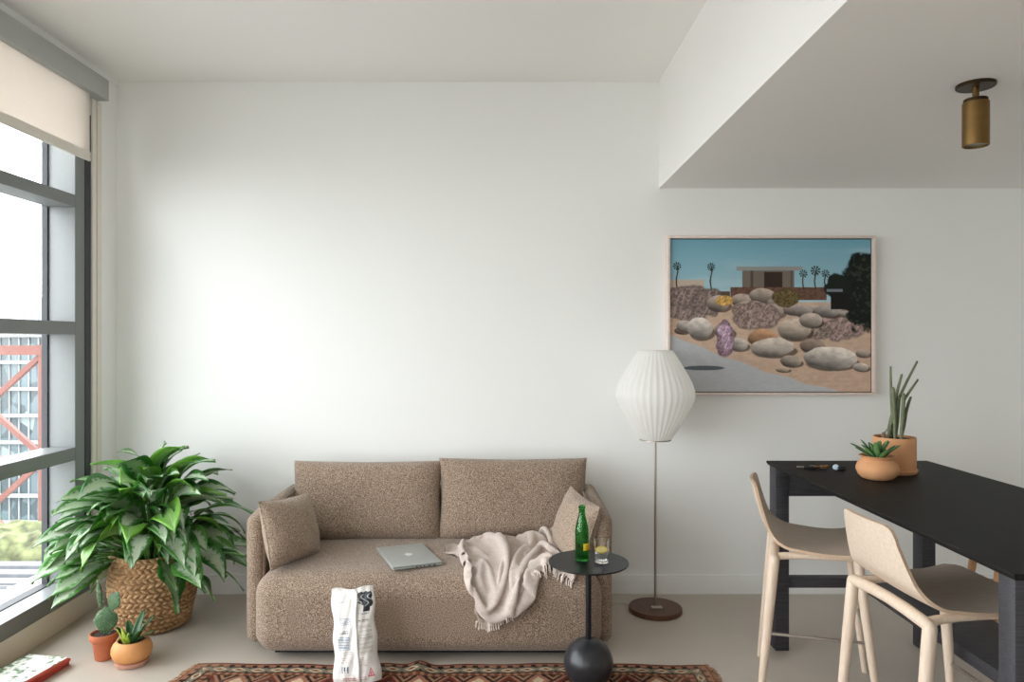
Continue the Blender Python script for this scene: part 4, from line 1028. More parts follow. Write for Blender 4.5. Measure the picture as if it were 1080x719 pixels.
# ================================================================ BLANKET (folded cloth, points in tenths of a millimetre)
BNU, BNV, BC = 58, 52, [0.054, 3.511, 0.396]
BP = np.array([
-1811,-2664,-1842,-1709,-2633,-1875,-1629,-2613,-1893,-1529,-2592,-1892,-1444,-2601,-1918,-1343,-2635,-1933,-1279,-2653,-1919,-1172,-2600,-1897,-1098,-2568,-1880,-1001,-2539,-1840,-933,-2541,-1807,-838,-2561,-1733,-761,-2602,-1695,-720,-2592,-1594,-644,-2641,-1561,-540,-2646,-1546,-484,-2570,-1502,-386,-2533,-1478,-331,-2509,-1369,-358,-2453,-1281,
-307,-2491,-1200,-223,-2520,-1109,-209,-2584,-1051,-149,-2615,-976,-83,-2606,-857,-69,-2509,-842,-26,-2425,-754,40,-2378,-634,76,-2473,-555,150,-2404,-455,223,-2304,-379,301,-2171,-390,264,-2079,-275,430,-2039,-218,567,-2084,-198,700,-2048,-67,654,-1947,133,763,-2125,164,940,-2025,132,947,-1812,195,
1183,-1780,117,1338,-1624,21,1193,-1599,170,1288,-1683,366,1470,-1590,428,1503,-1370,344,1685,-1254,374,1858,-1318,275,1755,-1509,269,1850,-1668,210,1844,-1623,25,1989,-1720,31,2101,-1841,-55,2155,-1942,100,2263,-1923,-54,2434,-1979,-198,2574,-2104,-287,2469,-2112,-97,-1771,-2739,-1872,-1686,-2715,-1876,
-1601,-2690,-1882,-1519,-2667,-1884,-1437,-2645,-1882,-1362,-2601,-1875,-1277,-2569,-1878,-1198,-2548,-1873,-1121,-2524,-1850,-1038,-2507,-1805,-966,-2515,-1752,-898,-2552,-1687,-840,-2610,-1641,-746,-2667,-1643,-651,-2639,-1654,-586,-2572,-1607,-543,-2508,-1548,-458,-2451,-1504,-439,-2480,-1409,-418,-2540,-1316,-339,-2575,-1253,-256,-2602,-1196,
-188,-2637,-1133,-106,-2618,-1060,-38,-2571,-998,-9,-2476,-947,77,-2408,-858,140,-2447,-752,184,-2519,-627,267,-2461,-518,354,-2406,-406,357,-2275,-289,235,-2225,-202,389,-2209,-253,535,-2248,-180,611,-2229,-7,525,-2055,41,730,-2083,-58,865,-1964,-61,974,-1780,-48,1083,-1614,12,1186,-1440,46,
1278,-1419,240,1203,-1495,451,1357,-1486,607,1541,-1388,587,1739,-1330,585,1922,-1320,492,1903,-1498,405,2008,-1543,237,1974,-1498,50,2122,-1607,15,2257,-1720,-28,2314,-1817,135,2424,-1984,78,2586,-1978,-53,2705,-2150,-107,2569,-2315,-96,-1763,-2774,-1789,-1677,-2742,-1790,-1600,-2698,-1802,-1538,-2637,-1817,
-1468,-2576,-1837,-1391,-2542,-1866,-1311,-2516,-1862,-1229,-2491,-1838,-1158,-2487,-1793,-1088,-2517,-1738,-1023,-2568,-1708,-947,-2628,-1707,-857,-2652,-1728,-763,-2622,-1731,-694,-2566,-1702,-613,-2513,-1677,-519,-2487,-1646,-442,-2521,-1576,-440,-2562,-1478,-392,-2602,-1396,-317,-2626,-1336,-237,-2640,-1276,-149,-2643,-1230,-62,-2585,-1173,
12,-2546,-1101,65,-2445,-1050,165,-2427,-955,228,-2512,-849,323,-2501,-724,310,-2358,-638,369,-2273,-515,233,-2325,-419,197,-2367,-293,350,-2365,-248,410,-2350,-94,401,-2215,-11,455,-2091,-141,595,-1957,-165,704,-1829,-78,807,-1679,7,901,-1523,71,1009,-1366,140,1115,-1275,284,1201,-1284,469,
1287,-1287,664,1482,-1190,642,1656,-1128,543,1797,-1192,378,1831,-1356,254,2024,-1338,240,2110,-1366,62,2247,-1465,56,2394,-1582,23,2493,-1725,91,2551,-1885,194,2718,-1965,108,2723,-2169,108,2602,-2334,107,-1785,-2746,-1696,-1703,-2703,-1709,-1647,-2632,-1753,-1595,-2569,-1791,-1519,-2513,-1821,-1434,-2477,-1831,
-1349,-2462,-1806,-1270,-2482,-1764,-1203,-2532,-1736,-1136,-2592,-1739,-1057,-2631,-1766,-974,-2649,-1795,-876,-2620,-1819,-785,-2573,-1822,-695,-2552,-1802,-597,-2552,-1768,-520,-2569,-1708,-477,-2595,-1629,-424,-2642,-1546,-371,-2655,-1477,-295,-2664,-1426,-209,-2656,-1384,-114,-2627,-1336,-27,-2575,-1286,71,-2523,-1227,164,-2440,-1169,
273,-2429,-1066,364,-2497,-955,405,-2385,-830,479,-2361,-676,459,-2420,-528,336,-2482,-426,279,-2521,-273,262,-2467,-116,233,-2308,-50,249,-2124,-55,317,-1971,-101,447,-1844,-86,553,-1728,-18,649,-1630,117,758,-1511,207,831,-1338,254,938,-1304,413,1035,-1222,576,1197,-1089,614,1377,-1065,506,
1531,-1093,377,1639,-1193,240,1795,-1219,103,1984,-1192,94,2192,-1188,73,2350,-1297,106,2460,-1455,168,2573,-1600,229,2693,-1759,283,2736,-1954,331,2624,-2120,297,2469,-2214,208,-1810,-2707,-1606,-1748,-2640,-1647,-1706,-2572,-1708,-1647,-2505,-1761,-1561,-2455,-1771,-1465,-2445,-1749,-1383,-2483,-1723,-1319,-2551,-1728,
-1255,-2607,-1760,-1184,-2642,-1794,-1086,-2658,-1847,-997,-2635,-1900,-901,-2625,-1908,-791,-2627,-1897,-694,-2632,-1861,-606,-2641,-1804,-539,-2654,-1739,-480,-2674,-1665,-417,-2689,-1604,-346,-2696,-1549,-267,-2693,-1508,-176,-2669,-1475,-79,-2627,-1444,29,-2580,-1405,147,-2536,-1350,272,-2485,-1280,403,-2444,-1183,512,-2431,-1046,
587,-2420,-883,535,-2536,-739,498,-2587,-562,471,-2594,-389,454,-2521,-232,428,-2427,-73,383,-2291,44,320,-2111,100,290,-1909,80,306,-1739,34,415,-1606,14,539,-1477,77,588,-1402,241,678,-1291,359,781,-1198,482,928,-1062,519,1104,-1000,452,1276,-987,353,1409,-1042,217,1582,-1037,108,
1785,-1008,99,1995,-1007,167,2182,-1087,262,2278,-1272,326,2337,-1465,337,2464,-1614,398,2647,-1703,473,2597,-1898,474,2482,-1992,347,2399,-2037,184,-1865,-2649,-1506,-1808,-2579,-1594,-1766,-2511,-1660,-1679,-2447,-1683,-1578,-2442,-1673,-1493,-2498,-1670,-1436,-2567,-1707,-1378,-2605,-1757,-1309,-2654,-1804,-1217,-2686,-1879,
-1138,-2701,-1928,-1034,-2712,-1937,-929,-2722,-1929,-820,-2727,-1902,-724,-2730,-1865,-629,-2733,-1817,-550,-2739,-1765,-475,-2745,-1708,-410,-2751,-1655,-336,-2753,-1610,-251,-2744,-1585,-149,-2726,-1563,-38,-2695,-1541,91,-2668,-1499,222,-2643,-1433,366,-2616,-1346,508,-2588,-1239,649,-2555,-1100,736,-2530,-925,686,-2637,-742,
679,-2647,-558,654,-2584,-375,622,-2484,-228,586,-2356,-86,527,-2209,26,481,-2046,120,446,-1887,171,419,-1711,196,372,-1529,185,390,-1354,125,454,-1248,242,563,-1150,349,680,-1038,429,848,-995,355,1010,-956,285,1179,-921,199,1353,-867,122,1569,-837,147,1752,-867,244,1904,-963,355,
2051,-1102,448,2086,-1311,422,2172,-1503,470,2334,-1593,578,2525,-1633,621,2451,-1751,459,2455,-1814,283,2451,-1860,106,-1932,-2575,-1518,-1871,-2501,-1561,-1782,-2443,-1579,-1676,-2448,-1578,-1601,-2514,-1600,-1563,-2570,-1675,-1506,-2619,-1719,-1436,-2689,-1782,-1364,-2730,-1844,-1272,-2765,-1880,-1171,-2784,-1894,-1062,-2799,-1892,
-959,-2805,-1876,-854,-2808,-1851,-757,-2809,-1818,-664,-2812,-1779,-581,-2815,-1736,-502,-2820,-1690,-428,-2829,-1651,-341,-2837,-1624,-247,-2838,-1610,-135,-2826,-1605,-12,-2808,-1595,120,-2807,-1525,236,-2802,-1422,368,-2790,-1308,509,-2772,-1188,666,-2753,-1063,817,-2719,-928,889,-2666,-726,862,-2616,-541,823,-2528,-375,
788,-2422,-232,735,-2274,-134,662,-2152,-41,634,-1976,36,602,-1825,134,571,-1663,196,558,-1493,196,567,-1323,111,539,-1156,105,554,-1005,228,629,-862,344,807,-818,394,959,-778,277,1141,-730,230,1339,-696,231,1498,-753,329,1641,-866,416,1816,-935,536,1923,-1106,625,1946,-1336,606,
2149,-1377,648,2360,-1384,610,2517,-1454,504,2530,-1591,372,2595,-1708,242,2610,-1781,80,-1955,-2505,-1444,-1869,-2457,-1465,-1768,-2462,-1477,-1697,-2526,-1514,-1664,-2580,-1585,-1615,-2641,-1644,-1555,-2701,-1698,-1484,-2750,-1755,-1398,-2791,-1787,-1297,-2821,-1806,-1197,-2834,-1809,-1092,-2834,-1799,-994,-2826,-1781,-897,-2817,-1758,
-803,-2813,-1730,-713,-2816,-1699,-630,-2831,-1664,-550,-2866,-1633,-467,-2899,-1607,-371,-2925,-1588,-265,-2942,-1582,-147,-2957,-1606,-25,-2934,-1553,63,-2923,-1445,158,-2912,-1314,266,-2880,-1179,396,-2845,-1037,538,-2787,-895,659,-2664,-792,788,-2496,-742,904,-2434,-599,954,-2402,-413,954,-2346,-238,904,-2237,-89,
844,-2093,-7,797,-1938,76,766,-1791,167,740,-1625,221,717,-1439,233,730,-1278,167,724,-1121,123,701,-938,125,711,-772,195,765,-612,309,938,-626,405,1122,-611,372,1305,-601,396,1385,-759,485,1499,-895,567,1645,-1015,649,1746,-1150,510,1912,-1229,424,2119,-1208,503,2307,-1261,447,
2443,-1344,351,2552,-1460,250,2690,-1551,172,2667,-1627,10,-1939,-2488,-1350,-1848,-2480,-1370,-1782,-2533,-1412,-1755,-2594,-1483,-1711,-2654,-1538,-1650,-2714,-1598,-1581,-2761,-1644,-1494,-2804,-1679,-1404,-2828,-1700,-1303,-2835,-1712,-1207,-2824,-1714,-1111,-2803,-1710,-1019,-2784,-1697,-926,-2772,-1676,-837,-2773,-1649,-749,-2791,-1617,
-673,-2833,-1583,-600,-2898,-1556,-513,-2956,-1532,-406,-2998,-1507,-287,-3032,-1498,-160,-3027,-1482,-137,-2884,-1456,-31,-2810,-1373,11,-2876,-1217,115,-2840,-1064,238,-2791,-911,381,-2717,-767,527,-2615,-659,650,-2449,-599,766,-2305,-551,895,-2224,-438,1008,-2176,-299,1057,-2135,-116,1013,-2035,31,932,-1861,21,
929,-1732,136,899,-1600,253,894,-1431,283,886,-1251,244,879,-1097,196,892,-916,131,875,-734,132,889,-545,195,958,-432,351,1103,-454,504,1261,-534,581,1421,-636,639,1584,-737,666,1736,-841,588,1782,-957,429,1937,-1054,359,2130,-1077,370,2235,-1196,266,2356,-1312,201,2493,-1381,85,
2678,-1397,65,2546,-1502,43,-1913,-2502,-1255,-1846,-2535,-1298,-1820,-2593,-1360,-1778,-2652,-1420,-1726,-2705,-1473,-1656,-2754,-1520,-1579,-2789,-1557,-1488,-2804,-1588,-1401,-2802,-1613,-1310,-2784,-1636,-1223,-2763,-1647,-1131,-2742,-1642,-1043,-2727,-1625,-953,-2718,-1600,-864,-2721,-1572,-775,-2742,-1539,-708,-2806,-1492,-636,-2881,-1453,
-557,-2970,-1415,-440,-3037,-1380,-302,-3079,-1356,-154,-3043,-1332,-198,-2883,-1306,-170,-2733,-1309,-162,-2814,-1132,-25,-2694,-1008,101,-2634,-855,237,-2578,-702,376,-2503,-559,529,-2389,-453,629,-2230,-438,756,-2143,-335,882,-2045,-246,1021,-1951,-162,1131,-1909,-9,1083,-1749,-43,988,-1605,41,1061,-1536,205,
1058,-1396,289,1031,-1223,313,1034,-1064,284,1055,-892,209,1057,-745,134,1093,-531,148,1134,-372,260,1221,-309,441,1362,-370,571,1525,-476,616,1679,-583,602,1769,-687,478,1859,-787,359,1976,-888,247,2127,-1005,198,2264,-1081,149,2382,-1167,77,2549,-1214,84,2620,-1307,208,2560,-1466,223,
-1912,-2531,-1156,-1857,-2588,-1240,-1821,-2635,-1294,-1767,-2690,-1350,-1705,-2727,-1395,-1630,-2753,-1439,-1554,-2763,-1479,-1476,-2753,-1520,-1399,-2741,-1552,-1318,-2723,-1579,-1238,-2699,-1594,-1149,-2681,-1584,-1065,-2668,-1562,-975,-2661,-1530,-885,-2663,-1495,-788,-2679,-1456,-696,-2727,-1410,-606,-2797,-1362,-568,-2908,-1287,-462,-3006,-1232,
-316,-3068,-1193,-142,-3039,-1165,-84,-2873,-1164,-79,-2675,-1147,-296,-2642,-1085,-141,-2496,-998,-3,-2435,-846,142,-2374,-679,264,-2328,-531,381,-2307,-370,490,-2148,-333,633,-2044,-248,754,-1951,-155,887,-1851,-71,977,-1831,85,1105,-1706,150,1181,-1571,42,1219,-1479,161,1217,-1343,277,1210,-1200,334,
1185,-1037,357,1195,-860,319,1244,-734,197,1299,-541,132,1329,-376,210,1378,-226,348,1482,-224,525,1639,-333,572,1778,-445,535,1879,-554,437,1978,-655,345,2082,-769,317,2224,-884,284,2367,-957,230,2461,-1012,99,2499,-1121,216,2481,-1264,276,2444,-1441,301,-1926,-2612,-1159,-1866,-2642,-1190,
-1808,-2674,-1230,-1743,-2698,-1274,-1677,-2719,-1319,-1604,-2730,-1364,-1532,-2739,-1403,-1457,-2748,-1440,-1382,-2749,-1473,-1309,-2727,-1497,-1245,-2680,-1515,-1173,-2625,-1519,-1087,-2600,-1494,-999,-2597,-1450,-905,-2601,-1405,-803,-2612,-1363,-696,-2643,-1318,-590,-2703,-1264,-554,-2811,-1170,-472,-2924,-1085,-333,-3011,-1019,-147,-3021,-977,
-2,-2884,-982,-49,-2686,-956,-257,-2685,-863,-316,-2471,-832,-162,-2365,-711,-25,-2313,-557,116,-2224,-427,225,-2200,-279,346,-2051,-238,479,-1950,-153,615,-1889,-36,739,-1754,-12,841,-1681,118,975,-1573,176,1041,-1452,74,1149,-1333,84,1272,-1241,133,1345,-1141,227,1382,-1005,326,1380,-844,389,
1393,-670,332,1481,-601,167,1535,-426,228,1569,-224,292,1618,-103,443,1768,-209,564,1904,-325,512,2013,-448,446,2113,-546,376,2211,-664,316,2314,-750,247,2345,-845,104,2293,-995,91,2336,-1097,220,2355,-1204,324,2295,-1360,300,-1908,-2627,-1091,-1843,-2651,-1120,-1780,-2677,-1159,-1713,-2704,-1204,
-1650,-2733,-1247,-1582,-2763,-1296,-1515,-2788,-1341,-1438,-2802,-1382,-1359,-2796,-1410,-1277,-2772,-1434,-1202,-2729,-1452,-1188,-2636,-1421,-1125,-2558,-1407,-1029,-2533,-1368,-934,-2541,-1313,-830,-2551,-1261,-714,-2567,-1213,-593,-2602,-1160,-510,-2692,-1073,-461,-2802,-962,-346,-2901,-870,-174,-2956,-791,21,-2884,-773,33,-2668,-768,
-162,-2641,-666,-358,-2528,-603,-336,-2308,-579,-178,-2222,-443,-35,-2129,-328,87,-2094,-165,207,-1940,-161,341,-1840,-74,480,-1787,51,598,-1641,27,720,-1552,128,843,-1450,201,916,-1325,111,1043,-1208,110,1167,-1101,112,1296,-1004,118,1434,-912,176,1535,-821,262,1591,-675,379,1680,-642,194,
1726,-474,307,1763,-289,346,1804,-97,367,1892,-98,550,2033,-212,512,2138,-341,438,2232,-448,357,2307,-561,245,2306,-642,128,2195,-784,97,2195,-905,195,2258,-1010,313,2212,-1155,372,2165,-1275,264,-1903,-2627,-1010,-1832,-2652,-1040,-1769,-2688,-1080,-1706,-2735,-1130,-1647,-2777,-1179,-1576,-2816,-1232,
-1503,-2841,-1277,-1416,-2856,-1320,-1327,-2850,-1346,-1233,-2826,-1370,-1148,-2773,-1387,-1155,-2680,-1333,-1151,-2574,-1294,-1077,-2491,-1260,-970,-2479,-1206,-862,-2493,-1147,-745,-2506,-1091,-617,-2512,-1041,-503,-2573,-968,-426,-2662,-862,-347,-2758,-743,-204,-2825,-634,-15,-2819,-558,102,-2637,-574,-64,-2496,-540,-243,-2485,-388,
-403,-2345,-344,-343,-2122,-333,-194,-2039,-231,-65,-1970,-93,86,-1854,-28,215,-1719,2,345,-1664,122,460,-1528,71,611,-1414,109,703,-1334,246,812,-1195,169,936,-1068,114,1066,-960,120,1202,-842,123,1346,-743,123,1476,-632,185,1557,-511,309,1636,-450,132,1819,-399,124,1948,-307,235,
1993,-173,347,2028,4,437,2172,-96,440,2236,-220,357,2311,-340,287,2294,-435,135,2182,-569,104,2119,-685,207,2170,-804,315,2128,-949,396,2068,-1083,295,2171,-1137,170,-1909,-2628,-924,-1834,-2670,-958,-1772,-2725,-1005,-1711,-2783,-1059,-1644,-2831,-1110,-1565,-2869,-1161,-1481,-2891,-1206,-1388,-2902,-1245,
-1290,-2903,-1272,-1183,-2877,-1293,-1084,-2818,-1305,-1052,-2703,-1278,-1106,-2631,-1192,-1119,-2513,-1139,-1020,-2440,-1093,-905,-2445,-1029,-786,-2456,-968,-658,-2447,-916,-527,-2466,-856,-411,-2524,-772,-341,-2613,-649,-218,-2662,-531,-77,-2699,-408,101,-2608,-369,45,-2402,-395,-149,-2350,-273,-289,-2294,-160,-419,-2131,-153,
-366,-1925,-162,-194,-1816,-60,-59,-1746,55,76,-1612,102,226,-1526,180,335,-1395,104,475,-1269,117,574,-1208,269,718,-1071,270,804,-939,181,954,-814,134,1102,-675,132,1228,-594,138,1390,-474,140,1466,-351,272,1637,-289,238,1743,-219,122,1895,-145,124,2030,-59,199,2092,82,301,
2245,0,323,2161,-146,211,2315,-211,140,2171,-318,126,2085,-450,196,2070,-590,309,2032,-732,402,1979,-889,346,2080,-930,206,2256,-991,204,-1948,-2606,-766,-1847,-2695,-868,-1784,-2758,-913,-1701,-2821,-965,-1612,-2853,-1014,-1519,-2856,-1069,-1435,-2836,-1131,-1361,-2810,-1203,-1266,-2853,-1174,-1149,-2881,-1178,
-1026,-2846,-1195,-954,-2731,-1194,-991,-2623,-1124,-1075,-2585,-1017,-1080,-2459,-953,-956,-2418,-896,-831,-2412,-829,-697,-2392,-782,-569,-2390,-723,-430,-2387,-669,-318,-2440,-567,-191,-2486,-479,-117,-2522,-317,30,-2527,-193,133,-2361,-213,-22,-2227,-159,-174,-2134,-85,-320,-2052,43,-425,-1878,45,-324,-1684,8,
-180,-1613,137,-45,-1503,227,97,-1375,264,182,-1270,157,333,-1128,127,446,-1043,265,587,-945,351,746,-805,313,832,-656,202,978,-532,136,1141,-418,145,1287,-308,133,1440,-210,154,1562,-115,233,1686,-51,144,1821,16,138,1966,79,118,2127,130,131,2293,127,183,2186,10,126,
2281,-77,270,2147,-227,287,2028,-352,324,1925,-493,344,1864,-666,328,1956,-777,206,2142,-797,225,2382,-831,247,-1962,-2706,-755,-1861,-2760,-777,-1754,-2800,-812,-1649,-2807,-863,-1561,-2784,-935,-1502,-2750,-1027,-1461,-2725,-1132,-1348,-2706,-1159,-1242,-2747,-1121,-1139,-2808,-1073,-1007,-2834,-1061,-881,-2760,-1075,
-878,-2614,-1043,-968,-2597,-917,-1062,-2534,-816,-1028,-2393,-762,-886,-2375,-701,-754,-2354,-643,-616,-2327,-587,-482,-2302,-542,-344,-2311,-468,-205,-2328,-411,-71,-2348,-305,-29,-2354,-127,131,-2346,-21,25,-2210,38,-59,-2037,31,-188,-1923,107,-299,-1801,187,-420,-1621,170,-295,-1519,281,-150,-1390,318,
-13,-1255,318,73,-1116,215,207,-975,139,378,-874,177,469,-765,327,633,-649,410,806,-521,368,883,-367,231,1031,-247,156,1202,-151,146,1355,-60,151,1491,26,187,1626,97,156,1762,164,143,1912,224,119,2060,291,114,2219,284,200,2123,138,255,2153,-1,368,2036,-95,309,
1887,-232,291,1785,-399,234,1785,-577,195,1955,-631,115,2136,-671,99,2310,-733,89,-1948,-2709,-628,-1824,-2744,-652,-1707,-2730,-707,-1633,-2689,-805,-1602,-2665,-925,-1586,-2664,-1052,-1487,-2608,-1109,-1358,-2609,-1083,-1244,-2652,-1037,-1131,-2712,-980,-1006,-2763,-934,-851,-2755,-918,-768,-2620,-927,-857,-2517,-841,
-930,-2536,-695,-1034,-2439,-601,-959,-2302,-573,-815,-2282,-506,-675,-2250,-455,-516,-2213,-403,-389,-2201,-378,-237,-2179,-326,-93,-2180,-266,46,-2187,-167,184,-2177,-64,164,-2099,115,51,-1954,156,-52,-1796,143,-165,-1647,138,-276,-1483,87,-367,-1339,200,-271,-1219,346,-130,-1107,392,12,-974,344,
100,-832,239,250,-725,152,420,-593,217,520,-468,350,682,-343,438,874,-227,404,1019,-109,313,1125,15,193,1282,95,155,1433,171,155,1567,242,155,1704,306,148,1843,358,142,2018,413,145,2104,394,301,2085,250,389,2019,106,472,1923,-62,454,1840,-227,472,1729,-382,404,
1890,-447,316,1979,-450,132,2153,-482,113,2331,-543,113,-1916,-2670,-500,-1789,-2645,-553,-1733,-2594,-672,-1731,-2591,-811,-1727,-2625,-946,-1657,-2550,-1045,-1522,-2509,-1030,-1388,-2533,-983,-1267,-2576,-928,-1144,-2630,-866,-1012,-2679,-812,-855,-2704,-769,-706,-2628,-773,-730,-2470,-748,-827,-2439,-609,-925,-2437,-448,
-1001,-2293,-407,-867,-2186,-400,-731,-2147,-353,-576,-2122,-304,-429,-2078,-262,-287,-2053,-233,-109,-2017,-204,45,-1998,-156,205,-1992,-75,281,-1982,94,190,-1845,212,83,-1685,202,-11,-1538,154,-112,-1393,118,-243,-1223,108,-313,-1052,230,-239,-932,381,-92,-823,431,53,-691,375,137,-546,246,
284,-422,161,471,-303,199,596,-170,321,754,-40,393,945,65,396,1104,160,316,1230,245,219,1370,316,163,1508,380,156,1644,444,149,1796,505,137,1934,547,215,1990,487,361,1946,357,479,1868,193,520,1777,23,552,1682,-137,499,1697,-207,306,1857,-252,242,2059,-300,223,
2142,-454,300,2333,-495,306,-1877,-2554,-393,-1847,-2498,-523,-1873,-2528,-671,-1870,-2611,-808,-1851,-2536,-948,-1723,-2448,-961,-1574,-2440,-915,-1427,-2459,-868,-1281,-2477,-827,-1158,-2536,-748,-1028,-2596,-677,-863,-2615,-623,-691,-2592,-591,-597,-2437,-612,-715,-2311,-539,-793,-2326,-370,-914,-2284,-235,-944,-2104,-256,
-783,-2045,-239,-640,-1993,-183,-486,-1982,-162,-304,-1919,-116,-156,-1891,-108,-1,-1843,-83,181,-1805,-61,358,-1797,45,324,-1722,230,215,-1573,278,129,-1427,214,24,-1244,181,-88,-1087,129,-180,-918,134,-269,-775,252,-212,-645,405,-55,-525,461,103,-395,398,191,-252,268,351,-127,167,
534,-15,169,703,101,233,843,231,332,1006,325,297,1174,406,245,1309,463,171,1449,531,159,1590,593,154,1723,647,158,1855,662,273,1895,610,430,1809,456,529,1708,300,536,1604,117,570,1589,26,388,1769,-13,305,1916,-105,353,2068,-241,407,2247,-315,408,2336,-313,214,
-1988,-2421,-339,-2004,-2485,-497,-2012,-2583,-621,-2044,-2576,-793,-1952,-2440,-865,-1780,-2414,-814,-1621,-2407,-767,-1471,-2446,-717,-1316,-2387,-698,-1157,-2409,-644,-1054,-2505,-533,-877,-2511,-497,-713,-2508,-430,-544,-2416,-430,-586,-2229,-449,-696,-2197,-291,-793,-2179,-130,-928,-2075,-79,-861,-1919,-149,-701,-1875,-99,
-526,-1822,-68,-380,-1769,-49,-208,-1730,-9,-37,-1680,-1,135,-1648,22,305,-1593,35,454,-1577,177,363,-1458,319,250,-1300,315,174,-1139,246,82,-983,164,-23,-809,142,-135,-645,154,-230,-485,266,-174,-349,419,-4,-225,483,161,-97,420,256,45,280,416,166,179,589,274,172,
750,394,254,933,463,189,1103,549,170,1242,615,166,1388,680,161,1532,744,155,1693,806,169,1787,808,318,1770,712,484,1660,565,504,1570,404,431,1468,246,480,1663,220,408,1817,94,464,1963,-14,531,2139,-98,537,2297,-129,400,2424,-139,223,-2008,-2570,-275,-2096,-2606,-411,
-2176,-2591,-561,-2175,-2482,-707,-2019,-2378,-717,-1841,-2366,-661,-1670,-2353,-605,-1510,-2413,-547,-1358,-2318,-553,-1184,-2293,-515,-1075,-2386,-401,-896,-2341,-399,-734,-2362,-292,-559,-2332,-238,-466,-2180,-287,-590,-2047,-239,-701,-2018,-89,-820,-1971,60,-924,-1820,12,-761,-1724,-21,-602,-1670,23,-432,-1628,41,
-257,-1576,58,-92,-1518,74,86,-1475,88,248,-1431,91,462,-1387,102,510,-1327,289,398,-1184,380,292,-1016,343,226,-854,246,143,-686,160,52,-517,152,-112,-350,159,-178,-178,270,-121,-34,431,51,86,499,228,207,431,339,332,290,482,459,186,669,557,167,845,638,173,
1023,702,175,1182,761,169,1319,838,163,1471,902,157,1633,950,190,1695,945,360,1614,829,481,1504,668,445,1411,511,526,1503,376,648,1687,304,603,1861,211,631,2049,153,575,2160,84,424,2140,-78,293,2223,-142,116,-2128,-2630,-177,-2228,-2577,-310,-2288,-2497,-458,-2256,-2369,-585,
-2080,-2313,-557,-1906,-2349,-484,-1726,-2351,-422,-1547,-2349,-369,-1415,-2215,-409,-1232,-2182,-370,-1098,-2262,-256,-929,-2190,-302,-765,-2197,-219,-605,-2194,-110,-433,-2101,-83,-462,-1907,-151,-612,-1858,-44,-719,-1813,121,-877,-1714,170,-841,-1564,45,-656,-1506,83,-472,-1444,91,-309,-1386,102,-145,-1320,112,
44,-1302,106,230,-1238,101,395,-1203,108,563,-1148,194,554,-1056,372,439,-903,422,345,-732,359,295,-567,241,193,-381,172,72,-212,166,-34,-43,170,-115,132,280,-56,274,439,126,390,510,305,503,443,423,636,290,585,746,220,769,811,223,951,854,261,1095,923,173,
1248,990,164,1403,1057,158,1553,1120,225,1564,1068,401,1454,925,441,1359,779,536,1412,650,682,1585,548,727,1767,467,691,1937,402,589,2005,296,428,1981,125,322,2075,45,161,2287,46,107,-2126,-2483,-76,-2252,-2443,-195,-2363,-2382,-323,-2322,-2249,-447,-2135,-2216,-413,-1939,-2189,-376,
-1787,-2250,-258,-1598,-2232,-199,-1473,-2095,-277,-1283,-2057,-240,-1132,-2111,-123,-973,-2025,-188,-801,-2019,-125,-634,-2013,-15,-471,-1980,62,-350,-1837,1,-501,-1698,-4,-637,-1628,128,-764,-1551,259,-884,-1416,176,-717,-1330,101,-544,-1264,119,-361,-1204,124,-182,-1146,131,4,-1113,131,160,-1071,130,
341,-1013,131,524,-969,126,661,-920,260,611,-787,425,498,-615,441,407,-438,365,355,-277,253,248,-113,179,146,73,173,55,263,177,-36,445,285,22,589,444,204,692,518,394,789,459,538,912,355,722,948,357,903,1028,309,1010,1080,176,1166,1156,166,1327,1211,163,
1461,1257,270,1435,1180,433,1328,1045,516,1340,934,678,1496,836,759,1676,741,723,1812,651,600,1847,519,444,1817,350,349,1890,235,205,2107,222,124,2299,234,120,-2086,-2318,-25,-2257,-2293,-91,-2417,-2261,-184,-2383,-2124,-313,-2193,-2088,-274,-1992,-2053,-239,-1846,-2119,-107,-1650,-2094,-51,
-1534,-1948,-146,-1336,-1910,-114,-1174,-1955,-7,-1020,-1870,-87,-835,-1842,-62,-676,-1834,28,-531,-1814,148,-357,-1715,162,-383,-1544,64,-552,-1464,133,-666,-1379,266,-827,-1263,292,-789,-1148,127,-599,-1088,132,-425,-1026,137,-255,-983,141,-66,-929,142,113,-878,137,283,-831,139,470,-787,140,
643,-733,162,744,-679,351,676,-507,461,563,-323,449,486,-149,359,434,18,222,319,198,179,232,385,177,127,581,180,48,751,289,118,886,449,305,979,520,495,1059,485,673,1129,428,805,1192,305,931,1237,175,1089,1310,169,1258,1376,171,1359,1389,333,1287,1285,475,
1278,1198,630,1416,1112,742,1589,1016,723,1708,907,602,1719,787,455,1680,603,357,1736,473,215,1923,430,133,2118,399,219,2317,379,252,-2031,-2105,16,-2244,-2131,-8,-2433,-2128,-34,-2449,-1990,-172,-2252,-1949,-155,-2051,-1910,-126,-1897,-1950,12,-1707,-1934,95,-1576,-1803,-5,-1379,-1749,-17,
-1222,-1781,103,-1071,-1709,5,-889,-1673,23,-712,-1638,55,-568,-1614,198,-417,-1560,296,-305,-1428,209,-443,-1281,151,-581,-1192,249,-724,-1094,348,-822,-980,221,-660,-901,135,-484,-843,147,-306,-795,145,-126,-750,152,43,-699,152,234,-631,153,415,-607,132,602,-552,145,788,-495,213,
842,-389,389,749,-214,484,642,-30,444,575,144,335,501,315,227,395,502,181,311,681,181,223,863,184,150,1048,295,233,1174,446,420,1251,500,605,1313,451,712,1363,301,851,1392,159,1011,1463,175,1178,1525,222,1256,1519,376,1228,1438,548,1339,1380,689,1511,1290,693,
